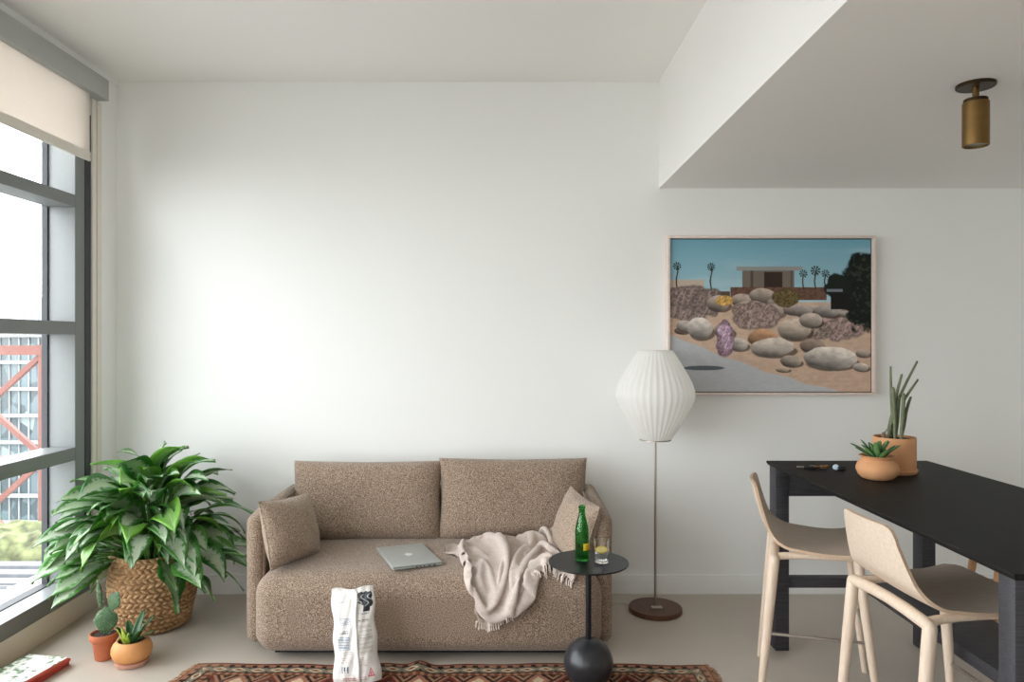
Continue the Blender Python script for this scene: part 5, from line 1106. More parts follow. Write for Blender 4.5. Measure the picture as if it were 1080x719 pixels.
1629,1172,594,1642,1029,465,1589,879,353,1633,737,218,1814,653,133,1988,581,119,2191,553,147,2420,583,231,-2098,-2115,200,-2276,-2069,168,-2439,-1993,107,-2486,-1859,-25,-2301,-1785,-46,-2105,-1742,-18,-1899,-1730,22,-1779,-1751,194,-1593,-1668,160,-1430,-1574,82,-1262,-1603,195,-1125,-1532,74,
-937,-1492,89,-761,-1448,93,-600,-1413,188,-499,-1383,346,-334,-1294,352,-338,-1146,221,-496,-1023,240,-630,-914,354,-783,-818,319,-723,-716,154,-542,-664,155,-360,-611,158,-185,-556,161,-25,-514,165,175,-479,160,373,-417,160,552,-368,158,737,-304,151,913,-235,252,930,-101,430,
824,81,496,718,265,437,658,433,318,585,618,224,487,790,181,396,974,180,310,1169,181,252,1331,302,354,1440,445,544,1498,476,665,1540,322,798,1574,198,959,1629,163,1114,1676,270,1148,1653,458,1253,1620,607,1424,1548,644,1558,1433,573,1596,1297,452,1542,1155,340,
1572,1019,214,1722,910,140,1891,825,145,2064,761,134,2149,685,309,2292,599,424,-2102,-1998,340,-2270,-1937,300,-2416,-1845,235,-2502,-1716,122,-2350,-1626,34,-2157,-1594,101,-1953,-1542,74,-1839,-1543,248,-1640,-1492,271,-1483,-1403,174,-1301,-1401,267,-1184,-1350,112,-995,-1300,121,-812,-1258,122,
-631,-1211,159,-564,-1179,352,-413,-1114,452,-301,-996,365,-387,-851,268,-535,-749,330,-694,-650,379,-763,-545,229,-593,-485,158,-412,-428,165,-231,-378,168,-34,-323,172,137,-288,167,308,-231,162,485,-192,248,653,-112,166,854,-45,157,1019,46,278,1015,195,446,898,381,497,
794,559,430,742,725,304,674,890,217,572,1077,177,486,1257,180,409,1436,189,366,1607,309,480,1697,452,681,1713,415,759,1777,254,925,1801,159,1024,1828,341,1151,1836,478,1324,1792,554,1482,1694,533,1558,1559,431,1530,1418,322,1564,1284,206,1688,1163,148,1828,1058,145,
1994,973,122,2179,898,138,2323,807,266,2316,803,487,-2046,-1828,344,-2215,-1781,379,-2369,-1694,339,-2477,-1566,247,-2404,-1455,83,-2210,-1388,104,-2016,-1348,110,-1881,-1337,264,-1695,-1301,344,-1530,-1219,255,-1333,-1201,308,-1244,-1156,130,-1052,-1107,134,-865,-1058,136,-678,-1012,147,-603,-999,322,
-502,-939,483,-334,-839,496,-304,-706,361,-451,-588,324,-594,-485,387,-745,-381,329,-650,-306,164,-465,-245,171,-283,-194,173,-102,-145,175,80,-92,175,264,-21,171,409,-7,313,593,67,251,768,155,160,963,233,161,1115,333,300,1086,495,457,966,674,496,864,848,423,
804,1005,303,764,1170,204,660,1350,181,585,1534,174,512,1730,213,497,1870,341,656,1906,470,830,1925,366,906,2003,198,1110,1975,238,1220,1987,382,1389,1938,455,1523,1814,397,1538,1666,288,1577,1535,186,1684,1410,149,1807,1295,142,1952,1201,143,2061,1095,254,2121,933,350,
2333,1004,310,2320,1007,511,-2012,-1654,298,-2144,-1612,411,-2311,-1543,441,-2382,-1403,333,-2442,-1274,201,-2258,-1205,109,-2067,-1162,130,-1869,-1135,174,-1766,-1089,348,-1568,-1044,368,-1378,-989,330,-1302,-963,145,-1111,-912,146,-926,-863,149,-740,-819,145,-632,-779,292,-580,-743,479,-429,-669,572,
-293,-551,503,-349,-421,373,-508,-318,373,-660,-220,383,-689,-122,213,-510,-66,173,-330,-10,178,-151,41,180,28,94,180,216,157,178,343,195,317,535,261,326,667,343,169,840,418,167,1028,506,166,1179,629,295,1152,782,446,1034,957,484,939,1124,415,893,1279,298,
823,1460,228,744,1638,176,686,1809,172,637,2007,230,674,2098,399,863,2092,468,962,2159,295,1116,2158,175,1290,2075,242,1470,2073,327,1504,1917,230,1604,1786,159,1720,1654,150,1818,1531,136,1939,1417,185,1977,1295,304,1956,1142,420,2133,1083,488,2206,1153,291,2342,1222,451,
-2027,-1508,192,-2116,-1435,360,-2224,-1383,505,-2228,-1260,365,-2378,-1117,302,-2315,-1011,141,-2113,-969,139,-1914,-937,145,-1794,-894,300,-1620,-847,378,-1438,-796,330,-1353,-768,156,-1166,-720,157,-985,-671,160,-803,-622,153,-657,-581,270,-641,-558,460,-521,-498,594,-357,-402,611,-289,-273,484,
-414,-157,393,-576,-51,416,-687,49,293,-561,114,171,-382,172,182,-203,223,183,-41,277,185,140,329,182,274,397,305,463,453,349,566,518,194,751,608,172,923,703,168,1095,802,171,1231,907,292,1209,1055,430,1109,1222,462,1025,1385,397,988,1534,285,925,1700,192,
866,1885,179,815,2070,186,802,2237,289,897,2297,472,1092,2227,445,1202,2310,281,1355,2264,162,1513,2141,149,1644,2031,153,1746,1906,150,1855,1770,133,1960,1642,192,1941,1532,331,1853,1378,423,1959,1289,560,2159,1271,536,2161,1341,332,2413,1376,289,-2241,-1484,140,-2236,-1322,258,
-2384,-1271,408,-2308,-1119,521,-2233,-986,397,-2301,-850,262,-2158,-786,149,-1971,-751,154,-1793,-712,207,-1678,-658,347,-1502,-604,321,-1400,-580,166,-1220,-532,166,-1046,-482,168,-870,-428,168,-706,-381,233,-685,-356,427,-606,-312,592,-454,-232,674,-309,-114,616,-326,9,467,-483,116,412,
-638,219,369,-601,293,193,-421,347,183,-246,402,186,-79,455,181,85,497,186,256,569,235,373,640,363,541,701,295,672,785,171,844,877,174,990,964,171,1154,1050,171,1277,1157,271,1276,1298,381,1194,1456,434,1127,1617,363,1094,1777,283,1051,1930,180,1015,2121,176,
993,2308,224,1016,2443,383,1161,2394,520,1348,2333,425,1471,2382,273,1614,2312,168,1761,2174,150,1887,2035,133,1998,1892,183,1972,1770,323,1880,1680,444,1812,1522,534,1999,1483,583,2190,1452,595,2091,1507,416,2316,1546,413,-2445,-1414,154,-2368,-1230,127,-2385,-1104,286,-2453,-988,433,
-2336,-850,502,-2220,-729,394,-2177,-624,248,-2019,-575,180,-1841,-535,177,-1734,-484,312,-1565,-429,299,-1444,-400,172,-1272,-354,175,-1104,-304,175,-934,-250,176,-772,-201,223,-739,-161,402,-680,-131,575,-551,-63,701,-386,44,709,-298,167,584,-398,280,455,-556,379,418,-619,465,261,
-460,520,183,-289,575,187,-123,627,189,42,682,187,206,739,201,328,807,305,478,865,300,600,959,206,756,1035,176,902,1121,176,1052,1202,171,1201,1288,167,1333,1389,235,1364,1519,358,1300,1680,400,1248,1840,346,1237,1983,248,1215,2163,192,1185,2351,190,1182,2525,285,
1256,2574,479,1440,2469,526,1601,2419,413,1741,2405,259,1896,2289,215,1997,2133,252,1929,1981,345,1800,1850,284,1726,1681,309,1846,1525,343,2040,1504,383,2261,1545,415,2141,1701,506,2308,1649,598,-2565,-1307,288,-2583,-1155,134,-2474,-973,138,-2456,-837,283,-2448,-709,421,-2314,-574,442,
-2176,-490,365,-2045,-428,275,-1914,-371,174,-1796,-316,288,-1639,-267,251,-1492,-228,177,-1328,-181,185,-1167,-129,181,-1003,-71,183,-840,-12,206,-762,26,368,-740,63,545,-650,119,707,-488,217,765,-342,337,700,-339,452,539,-471,542,437,-596,630,329,-494,684,189,-327,742,189,
-164,795,190,-2,847,190,142,910,190,296,963,246,430,1029,310,580,1096,289,676,1185,215,824,1271,179,969,1352,175,1115,1437,171,1255,1525,154,1390,1604,199,1449,1718,314,1424,1870,371,1384,2030,323,1403,2195,249,1384,2379,207,1378,2576,248,1388,2709,404,1505,2641,555,
1681,2582,446,1867,2512,350,1978,2365,381,1936,2192,429,1780,2084,380,1672,1926,392,1697,1756,477,1886,1692,449,2034,1676,322,2219,1674,259,2305,1779,401,2321,1863,574,-2486,-1134,398,-2653,-1023,307,-2669,-872,152,-2541,-708,156,-2488,-570,275,-2411,-438,359,-2266,-347,331,-2144,-296,223,
-1999,-222,180,-1859,-157,254,-1705,-115,196,-1545,-61,183,-1386,-21,220,-1230,36,187,-1070,97,187,-907,161,196,-792,212,327,-786,251,509,-740,299,692,-592,388,791,-430,501,777,-343,618,644,-419,710,495,-550,790,390,-535,847,220,-371,905,191,-211,957,191,-49,1008,192,
105,1059,187,251,1101,205,388,1175,270,524,1233,327,656,1290,314,767,1392,250,903,1500,204,1033,1575,177,1164,1668,166,1303,1752,160,1457,1819,164,1585,1893,274,1581,2049,356,1571,2222,315,1581,2395,249,1578,2587,269,1570,2762,357,1629,2811,560,1773,2664,593,1954,2581,526,
1957,2404,578,1817,2266,569,1667,2168,493,1628,1993,563,1770,1875,610,1935,1852,507,2068,1857,374,2172,1859,204,2325,1928,306,2316,2028,476,-2347,-949,388,-2552,-842,390,-2719,-729,323,-2715,-583,172,-2582,-440,168,-2491,-312,259,-2360,-206,289,-2234,-151,188,-2081,-75,186,-1926,-9,192,
-1766,50,187,-1604,106,198,-1449,137,273,-1306,201,194,-1146,270,191,-981,341,194,-835,404,287,-818,449,471,-816,491,662,-697,568,803,-531,676,824,-396,793,738,-404,885,570,-500,952,425,-570,1004,267,-422,1066,192,-261,1120,192,-95,1168,192,65,1216,191,223,1267,187,
375,1317,203,480,1379,308,610,1428,379,761,1494,374,857,1604,312,966,1726,263,1083,1820,187,1230,1903,166,1382,1979,161,1539,2033,146,1716,2081,218,1783,2221,321,1782,2411,350,1785,2602,306,1787,2797,357,1790,2913,504,1930,2789,583,1972,2646,731,1831,2497,725,1694,2394,617,
1569,2241,637,1657,2089,731,1839,2026,698,1976,2028,545,2072,2043,383,2131,2032,193,2313,2091,215,2428,2182,375,-2304,-748,489,-2455,-642,362,-2634,-557,407,-2774,-440,308,-2722,-307,173,-2583,-180,181,-2460,-70,238,-2315,5,186,-2160,82,191,-1999,152,192,-1833,216,189,-1674,265,253,
-1510,302,325,-1390,364,197,-1224,440,193,-1054,518,193,-885,591,247,-848,644,431,-876,683,624,-799,745,800,-634,848,858,-475,962,810,-429,1060,648,-533,1120,493,-607,1171,325,-490,1231,193,-318,1290,193,-148,1335,192,21,1380,194,179,1428,188,327,1485,182,490,1517,220,
564,1585,352,693,1616,461,844,1699,448,926,1826,376,1028,1946,309,1161,2063,233,1327,2146,193,1492,2220,184,1671,2240,135,1850,2305,137,1973,2437,250,1994,2627,325,1978,2807,412,2025,2962,519,1957,2934,712,1824,2773,788,1694,2629,757,1557,2501,682,1546,2339,810,1731,2245,827,
1870,2218,690,1865,2182,500,1932,2169,319,2071,2203,169,2250,2259,155,2315,2335,316,-2385,-600,626,-2373,-471,465,-2531,-370,386,-2714,-270,424,-2807,-155,282,-2703,-32,173,-2552,73,188,-2404,164,191,-2244,241,195,-2077,316,195,-1906,393,205,-1769,414,340,-1588,484,365,-1490,533,199,
-1314,620,195,-1136,705,196,-955,790,215,-876,850,390,-922,886,585,-891,937,782,-736,1030,881,-565,1144,866,-468,1246,721,-544,1307,540,-645,1350,371,-562,1410,198,-375,1471,193,-188,1514,189,-20,1537,282,132,1599,189,307,1646,188,470,1678,165,626,1736,269,625,1796,443,
769,1826,554,920,1928,526,1025,2060,448,1124,2189,351,1303,2246,354,1484,2296,348,1662,2350,321,1745,2486,199,1895,2596,124,2020,2790,168,1964,2967,290,1917,3093,453,1816,3065,633,1694,2900,665,1547,2757,688,1449,2610,822,1602,2506,930,1792,2442,847,1899,2404,677,1913,2369,473,
1881,2345,285,2017,2370,140,2190,2422,119,2331,2485,230,-2548,-475,656,-2417,-323,608,-2442,-199,450,-2608,-99,407,-2773,-3,388,-2800,120,236,-2653,234,182,-2497,324,194,-2331,407,197,-2163,486,195,-1991,566,252,-1860,585,405,-1673,672,392,-1595,712,199,-1409,806,197,-1225,894,197,
-1037,984,196,-914,1053,346,-963,1088,545,-971,1129,751,-841,1212,891,-664,1325,908,-524,1433,794,-562,1503,596,-675,1547,421,-629,1605,221,-429,1667,193,-227,1710,189,-70,1722,322,78,1779,194,269,1827,178,450,1876,179,632,1905,216,628,1976,393,676,1993,586,847,2056,653,
986,2180,597,1091,2315,509,1289,2325,538,1486,2358,537,1679,2429,501,1797,2558,411,1833,2718,296,1811,2855,125,1793,3031,204,1723,3159,379,1656,3170,583,1558,3043,731,1412,2890,765,1458,2779,951,1661,2704,975,1838,2644,839,1901,2598,634,1910,2567,429,1842,2520,236,1991,2554,134,
2154,2602,125,2331,2631,120,-2672,-358,531,-2595,-209,642,-2472,-52,607,-2509,76,457,-2666,175,423,-2809,292,350,-2771,400,186,-2589,490,192,-2423,575,198,-2251,657,194,-2114,716,333,-1958,782,452,-1770,874,408,-1707,901,199,-1514,997,198,-1325,1089,199,-1135,1184,194,-976,1267,302,
-1002,1300,509,-1040,1330,715,-942,1405,886,-766,1518,931,-599,1631,858,-582,1707,653,-701,1750,471,-679,1819,263,-478,1876,194,-263,1912,191,-108,1921,344,104,1931,333,225,2012,181,419,2065,182,608,2126,186,666,2183,365,618,2185,566,735,2217,729,912,2313,734,1057,2439,672,
1254,2430,723,1449,2493,711,1597,2602,588,1610,2651,381,1672,2629,179,1617,2820,131,1567,3009,153,1500,3149,311,1441,3202,513,1409,3168,722,1309,3041,876,1483,3004,1009,1702,2933,973,1782,2849,769,1785,2773,564,1727,2663,387,1791,2701,193,1957,2737,133,2149,2778,123,2323,2803,123,
-2664,-260,349,-2706,-88,524,-2646,58,647,-2525,219,606,-2570,344,459,-2731,450,430,-2808,558,296,-2676,659,184,-2510,749,198,-2340,835,195,-2205,902,334,-2058,980,455,-1870,1074,411,-1812,1100,199,-1616,1194,199,-1428,1285,199,-1236,1379,196,-1058,1466,263,-1056,1504,471,-1105,1529,675,
-1042,1593,866,-872,1707,934,-691,1822,906,-622,1913,719,-732,1958,533,-712,2031,326,-521,2090,228,-295,2127,225,-90,2128,281,99,2121,397,183,2202,227,372,2258,178,558,2324,178,642,2372,351,600,2386,548,640,2403,747,813,2480,821,1003,2554,845,1201,2621,823,1338,2680,680,
1386,2602,492,1485,2475,362,1494,2532,158,1436,2737,147,1378,2928,141,1375,2980,358,1305,3040,537,1184,3188,674,1293,3270,848,1511,3216,936,1644,3090,819,1568,2897,745,1629,2924,512,1620,2841,332,1808,2880,290,1994,2882,248,2162,2927,217,2415,2914,242,-2663,-45,284,-2739,84,422,
-2772,201,564,-2680,353,665,-2568,498,599,-2614,614,451,-2740,721,402,-2749,835,237,-2589,920,189,-2424,1007,199,-2252,1090,251,-2161,1177,409,-1978,1272,398,-1905,1300,201,-1716,1389,201,-1535,1477,200,-1347,1569,199,-1166,1665,230,-1124,1710,432,-1175,1727,637,-1139,1785,838,-972,1903,910,
-795,2024,929,-669,2114,776,-808,2151,604,-737,2240,419,-522,2257,375,-324,2193,433,-124,2220,473,62,2312,451,209,2377,339,312,2437,181,481,2526,179,560,2571,345,573,2584,540,563,2595,739,726,2671,821,916,2749,831,1081,2777,715,1152,2654,571,1222,2474,513,1291,2374,347,
1305,2460,160,1258,2662,143,1211,2838,161,1144,2927,350,1113,3100,401,1235,3308,500,1396,3358,639,1574,3346,753,1497,3158,659,1402,2960,610,1471,2748,560,1683,2695,511,1866,2777,463,2060,2769,392,2200,2794,321,2285,2911,426,-2653,121,196,-2659,242,340,-2774,349,448,-2794,486,579,
-2699,630,651,-2597,762,568,-2634,870,432,-2730,988,341,-2669,1087,204,-2504,1172,197,-2344,1259,210,-2242,1350,341,-2081,1450,368,-1985,1491,203,-1811,1574,203,-1638,1660,201,-1459,1751,200,-1278,1848,208,-1206,1907,397,-1271,1915,600,-1245,1970,805,-1068,2085,853,-899,2208,874,-712,2314,824,
-883,2335,684,-718,2413,547,-516,2367,559,-317,2378,543,-162,2421,430,-40,2397,283,95,2529,292,227,2603,186,383,2695,187,431,2725,356,440,2725,540,489,2773,715,654,2848,765,831,2883,701,921,2766,588,970,2579,565,1029,2415,492,1097,2314,326,1124,2445,173,1056,2631,166,
999,2821,154,1088,3033,151,1257,3110,243,1385,3248,363,1534,3350,475,1711,3348,578,1625,3157,488,1628,2951,519,1618,2844,728,1755,2697,705,1944,2694,628,2113,2673,535,2310,2678,447,2243,2810,573,-2799,232,179,-2694,383,236,-2717,517,350,-2811,633,456,-2812,767,566,-2714,904,618,
-2619,1017,538,-2635,1124,409,-2687,1239,302,-2583,1330,198,-2436,1415,199,-2301,1507,249,-2182,1611,320,-2061,1668,206,-1907,1749,204,-1747,1832,201,-1577,1924,201,-1405,2026,197,-1298,2101,362,-1379,2102,564,-1338,2164,768,-1145,2259,755,-965,2340,707,-781,2444,618,-821,2564,780,-645,2567,679,
-478,2571,581,-354,2549,434,-285,2455,280,-141,2528,189,-5,2637,186,130,2744,184,260,2833,212,310,2850,378,323,2867,542,430,2947,660,599,2979,631,719,2902,546,754,2718,542,792,2553,504,858,2438,382,985,2475,283,1159,2528,391,1197,2688,311,1110,2871,315,1256,2889,150,
1413,2945,240,1567,3082,317,1677,3253,331,1852,3329,397,1822,3110,422,1856,2968,552,1804,2952,758,1865,2793,888,2039,2714,804,2198,2629,726,2314,2556,578,2118,2638,494,-2940,333,181,-2858,481,190,-2780,639,232,-2788,774,341,-2830,887,449,-2813,1019,544,-2719,1142,583,-2627,1251,507,
-2625,1358,395,-2628,1468,281,-2520,1558,203,-2383,1647,206,-2270,1745,259,-2139,1823,209,-1997,1904,204,-1849,1991,202,-1690,2088,202,-1525,2197,197,-1388,2294,323,-1468,2302,528,-1418,2365,732,-1226,2457,776,-1051,2530,691,-919,2583,546,-842,2725,667,-674,2739,590,-571,2675,445,-510,2554,319,
-386,2583,187,-236,2671,191,-107,2768,192,34,2880,189,156,2966,218,181,2971,420,243,3019,532,400,3076,546,523,3005,481,583,2848,455,603,2690,470,681,2590,370,810,2585,276,963,2629,342,1068,2655,482,1220,2774,497,1293,2911,416,1285,3079,256,1435,3121,136,1640,3086,146,
1807,3120,235,1978,3265,248,2038,3148,432,2026,3059,598,2012,2990,785,1992,2930,970,2161,2861,888,2308,2802,745,2342,2772,546,2265,2726,358,-3062,344,285,-2996,574,247,-2927,724,219,-2851,891,250,-2838,1022,343,-2849,1147,439,-2815,1266,525,-2713,1381,556,-2626,1485,486,-2610,1592,375,
-2577,1691,269,-2470,1783,205,-2350,1876,208,-2224,1967,209,-2095,2053,205,-1953,2145,203,-1803,2248,202,-1644,2365,198,-1489,2482,275,-1544,2506,491,-1488,2564,696,-1305,2660,761,-1132,2730,676,-1033,2757,503,-876,2866,542,-743,2835,428,-733,2672,338,-618,2648,195,-464,2737,183,-335,2822,190,
-188,2895,197,-78,3008,184,27,3096,267,75,3108,391,219,3170,442,349,3093,387,393,2948,382,422,2804,427,521,2698,328,653,2714,262,792,2790,288,856,2731,436,982,2816,520,1111,2930,552,1228,3067,523,1367,3168,420,1476,3283,300,1593,3311,146,1760,3260,116,1805,3309,315,
1908,3288,506,1951,3225,681,1901,3136,865,2062,3145,965,2226,3068,859,2324,3005,682,2323,2988,481,2361,2967,255,-3202,526,243,-3124,680,233,-3044,835,210,-2962,992,201,-2893,1133,247,-2871,1263,341,-2861,1378,435,-2809,1495,522,-2704,1603,545,-2621,1710,466,-2602,1811,356,-2550,1907,247,
-2437,2001,205,-2315,2095,205,-2188,2188,205,-2054,2290,204,-1913,2404,202,-1764,2532,201,-1607,2665,236,-1568,2723,443,-1563,2767,658,-1385,2859,729,-1209,2922,641,-1111,2936,481,-943,3003,432,-821,2929,285,-835,2752,194,-677,2823,197,-530,2840,308,-392,2945,287,-297,3035,192,-191,3134,194,
-53,3220,231,55,3276,361,174,3202,299,223,3048,281,243,2900,342,320,2765,296,462,2810,234,609,2882,221,721,2928,337,733,2821,488,859,2943,512,989,3076,530,1122,3196,472,1201,3180,292,1323,3288,156,1464,3158,120,1661,3091,163,1743,3095,333,1761,3144,539,1731,3217,731,
1843,3338,850,2059,3314,840,2245,3264,790,2336,3195,616,2322,3201,401,2320,3118,182,-3340,660,200,-3248,810,206,-3161,963,205,-3079,1119,201,-2999,1266,203,-2932,1401,256,-2897,1515,349,-2864,1625,449,-2801,1734,538,-2683,1843,539,-2612,1948,444,-2614,2040,314,-2540,2132,204,-2416,2233,204,
-2288,2335,204,-2156,2439,210,-2021,2558,209,-1885,2692,201,-1745,2831,240,-1661,2916,415,-1644,2953,621,-1467,3048,668,-1304,3093,563,-1159,3131,433,-1013,3099,296,-993,2931,200,-947,2792,327,-767,2874,360,-622,2975,362,-511,3052,253,-402,3146,185,-283,3251,216,-171,3303,315,-73,3226,421,
6,3133,279,71,3000,235,154,2859,181,302,2909,183,404,2952,330,522,3023,241,554,2944,411,653,2843,336,796,2998,343,888,3157,408,985,3315,390,1111,3335,245,1271,3305,342,1398,3136,325,1513,2954,260,1548,3074,410,1541,3193,557,1627,3365,634,1837,3385,637,2030,3366,640,
2214,3355,606,2132,3159,551,2104,3230,357,2143,3275,150,-3484,770,192,-3384,924,195,-3292,1078,204,-3201,1235,211,-3117,1383,202,-3035,1527,212,-2966,1643,281,-2884,1747,348,-2872,1858,464,-2786,1973,554,-2661,2086,527,-2637,2187,392,-2648,2263,241,-2524,2369,202,-2392,2477,203,-2261,2586,204,
-2135,2690,281,-2026,2823,235,-1889,2970,270,-1768,3095,379,-1732,3140,592,-1564,3172,546,-1425,3182,436,-1275,3209,319,-1195,3080,200,-1155,2918,297,-1017,2927,424,-850,3013,402,-733,3106,330,-628,3150,194,-509,3268,206,-395,3302,320,-283,3260,420,-201,3124,401,-133,3053,284,-26,2936,365,
65,2803,315,173,2959,314,297,3098,293,342,3000,194,409,2863,312,552,2986,238,663,3091,354,748,3261,339,881,3290,210,1027,3157,249,1150,3186,431,1246,3041,345,1337,3051,155,1441,3211,241,1463,3310,410,1656,3340,423,1821,3331,469,2019,3326,449,2213,3325,407,2289,3135,386,
2157,3028,287,2054,3080,128,-3613,900,211,-3528,1058,171,-3412,1213,161,-3316,1372,198,-3229,1532,205,-3149,1685,209,-3065,1812,271,-2933,1884,248,-2848,1983,349,-2862,2114,468,-2770,2246,561,-2648,2360,473,-2741,2429,312,-2643,2515,189,-2505,2631,203,-2366,2741,194,-2266,2818,322,-2144,2948,310,
-2027,3083,334,-1925,3109,483,-1798,2982,537,-1656,3059,412,-1568,3179,314,-1417,3184,187,-1352,3021,265,-1264,3010,424,-1101,3075,487,-960,3153,409,-851,3228,317,-738,3286,201,-624,3283,323,-506,3237,422,-391,3154,478,-344,3059,361,-261,2959,282,-166,2833,342,-60,2852,177,38,3000,181,
122,3152,226,159,2998,327,315,2962,455,459,3079,398,529,3244,314,650,3220,162,801,3109,164,871,3084,348,1011,3022,453,1057,3073,281,1173,3169,175,1297,3144,346,1465,3100,417,1645,3137,395,1833,3176,336,2006,3170,332,2146,3269,251,2311,3204,213,2315,3010,121,2240,3164,112,
-3438,818,270,-3425,1071,337,-3480,1265,330,-3434,1472,279,-3356,1650,249,-3248,1831,237,-3153,1959,259,-3021,2033,209,-2868,2107,229,-2782,2217,340,-2832,2377,433,-2741,2536,520,-2818,2608,359,-2775,2656,171,-2623,2784,199,-2476,2893,187,-2382,2964,328,-2268,3036,423,-2129,3089,499,-2021,2949,482,
-1881,2917,390,-1790,3042,308,-1666,3085,193,-1524,3037,183,-1499,3120,364,-1321,3181,430,-1177,3225,386,-1086,3142,262,-932,3140,175,-772,3125,189,-655,3119,313,-600,3113,461,-481,3038,524,-437,2940,403,-384,2828,295,-254,2771,185,-213,2974,157,-109,3123,171,-51,3167,355,106,3121,485,
278,3136,535,301,3195,328,413,3151,171,559,3038,133,720,2949,172,815,2892,344,960,2860,409,1037,2911,230,1189,2977,161,1355,3035,175,1514,3040,241,1664,2963,332,1844,2985,316,1989,3033,205,2081,3173,117,2162,3049,212,2290,2974,312,2327,3158,294,-3525,876,424,-3486,1101,491,
-3453,1301,489,-3417,1540,441,-3380,1719,399,-3320,1972,336,-3224,2301,306,-3103,2190,235,-2955,2264,198,-2786,2332,193,-2710,2464,291,-2630,2641,378,-2740,2865,312,-2895,2827,197,-2740,2949,192,-2578,3059,197,-2414,3132,251,-2263,3184,328,-2099,3132,340,-2094,2965,321,-1967,2900,254,-1822,2913,188,
-1663,2904,194,-1527,2903,297,-1412,2996,397,-1325,3102,259,-1253,3255,217,-1086,3293,191,-934,3287,262,-850,3142,349,-752,2995,353,-675,2975,482,-560,2905,554,-423,2820,510,-295,2761,426,-135,2772,324,-68,2949,275,63,3103,166,57,3300,247,126,3332,442,304,3338,519,468,3293,394,
586,3151,297,522,2943,327,606,2793,238,795,2703,274,976,2710,313,1162,2788,335,1258,2969,360,1362,2845,258,1511,2850,160,1694,2837,200,1786,2968,126,1853,3143,139,1974,3181,280,2068,3065,347,2202,3003,436,2316,3120,486], float).reshape(-1, 3)*1e-4+np.array(BC)
blk = thing('throw_blanket', 'crumpled pale pink-grey fringed throw blanket draped over the sofa seat edge', 'blanket', tuple(BP.mean(0)))
def cloth_mat():
    t = NT('soft_wool_cloth'); b = t.bsdf(Roughness=.9); b.inputs['Specular IOR Level'].default_value = .15; b.inputs['Sheen Weight'].default_value = .3
    v = t.coord('UV', (1, 1, 1)); n = t.noise(t.coord('UV', (340, 30, 1)), 1, 2); n2 = t.noise(t.coord('UV', (30, 340, 1)), 1, 2)
    f = t.math('MULTIPLY', t.math('ADD', n.outputs[0], n2.outputs[0]), .5)
    t.link(t.ramp(f, [(.35, rgb(186, 171, 161)), (.65, rgb(216, 202, 193))]), b.inputs['Base Color']); t.bump(f, .25, .0015); return t.m
M['cloth'] = cloth_mat()
M['tassel'] = plain('fringe_yarn', rgb(226, 214, 204), .9, var=.06, scale=200)
b = MB(); idb = np.arange(BNU*BNV).reshape(BNV, BNU)
b.v = [tuple(q) for q in BP]; b.uv = {int(k): (float(k % BNU)/(BNU-1), float(k//BNU)/(BNV-1)) for k in range(BNU*BNV)}
b.f = [(int(idb[j, i]), int(idb[j, i+1]), int(idb[j+1, i+1]), int(idb[j+1, i])) for j in range(BNV-1) for i in range(BNU-1)]; b.mi = [0]*len(b.f)
b.keepn = True
o = lo(b, 'cloth', M['cloth'], blk, angle=180)
md = o.modifiers.new('thick', 'SOLIDIFY'); md.thickness = .0035; md.offset = 0
md = o.modifiers.new('smooth', 'SUBSURF'); md.levels = 1; md.render_levels = 2
# knotted tassels along one edge
SC_ = np.array([-.357, 3.695, .03+(ST-.03)/2]); SS_ = np.array([1.615, .82, ST-.03])/2
def seat_sdf(p):
    u = np.clip((p-SC_)/SS_, -1, 1); q = p.copy(); q[2] -= .018*(1-u[0]**4)*(1-abs(u[1])**3)*max(0, u[2]); q[1] += .0125*(1-u[0]**4)*(1-u[2]**4)*max(0, -u[1])
    d = np.abs(q-SC_)-(SS_-.095); o_ = np.maximum(d, 0); return float(np.linalg.norm(o_)+min(d.max(), 0)-.095)
def seat_nrm(p):
    e = 1e-4; g_ = np.array([seat_sdf(p+np.eye(3)[i]*e)-seat_sdf(p-np.eye(3)[i]*e) for i in range(3)]); return g_/np.linalg.norm(g_)
rnd = random.Random(12)
def tassels(row0, row1, step, name):
    b = MB(); nn = len(row0)
    t = 0.0
    while t < nn-1:
        i = int(t); f = t-i; p = row0[i]*(1-f)+row0[min(i+1, nn-1)]*f; q = row1[i]*(1-f)+row1[min(i+1, nn-1)]*f
        d = p-q; d = d/(np.linalg.norm(d)+1e-9)
        l = rnd.uniform(.034, .048); pts = [p-d*.004]; cur = p.copy(); v = d+np.array([rnd.uniform(-.35, .35), rnd.uniform(-.2, .2), rnd.uniform(-.2, .2)])
        for k in range(6):
            v = v*.72+np.array([0, -.05, -.42]); v = v/np.linalg.norm(v); cur = cur+v*l/6
            s_ = seat_sdf(cur)
            if s_ < .006: cur = cur+seat_nrm(cur)*(.006-s_)
            pts.append(cur.copy())
        b.tube(pts, [.0022, .0024, .0034, .0024, .0023, .0025, .0030], 6)
        t += step*rnd.uniform(.75, 1.3)
    return b
G3 = BP.reshape(BNV, BNU, 3)
o = lo(tassels(G3[0], G3[1], .62, 'fringe'), 'fringe', M['tassel'], blk)
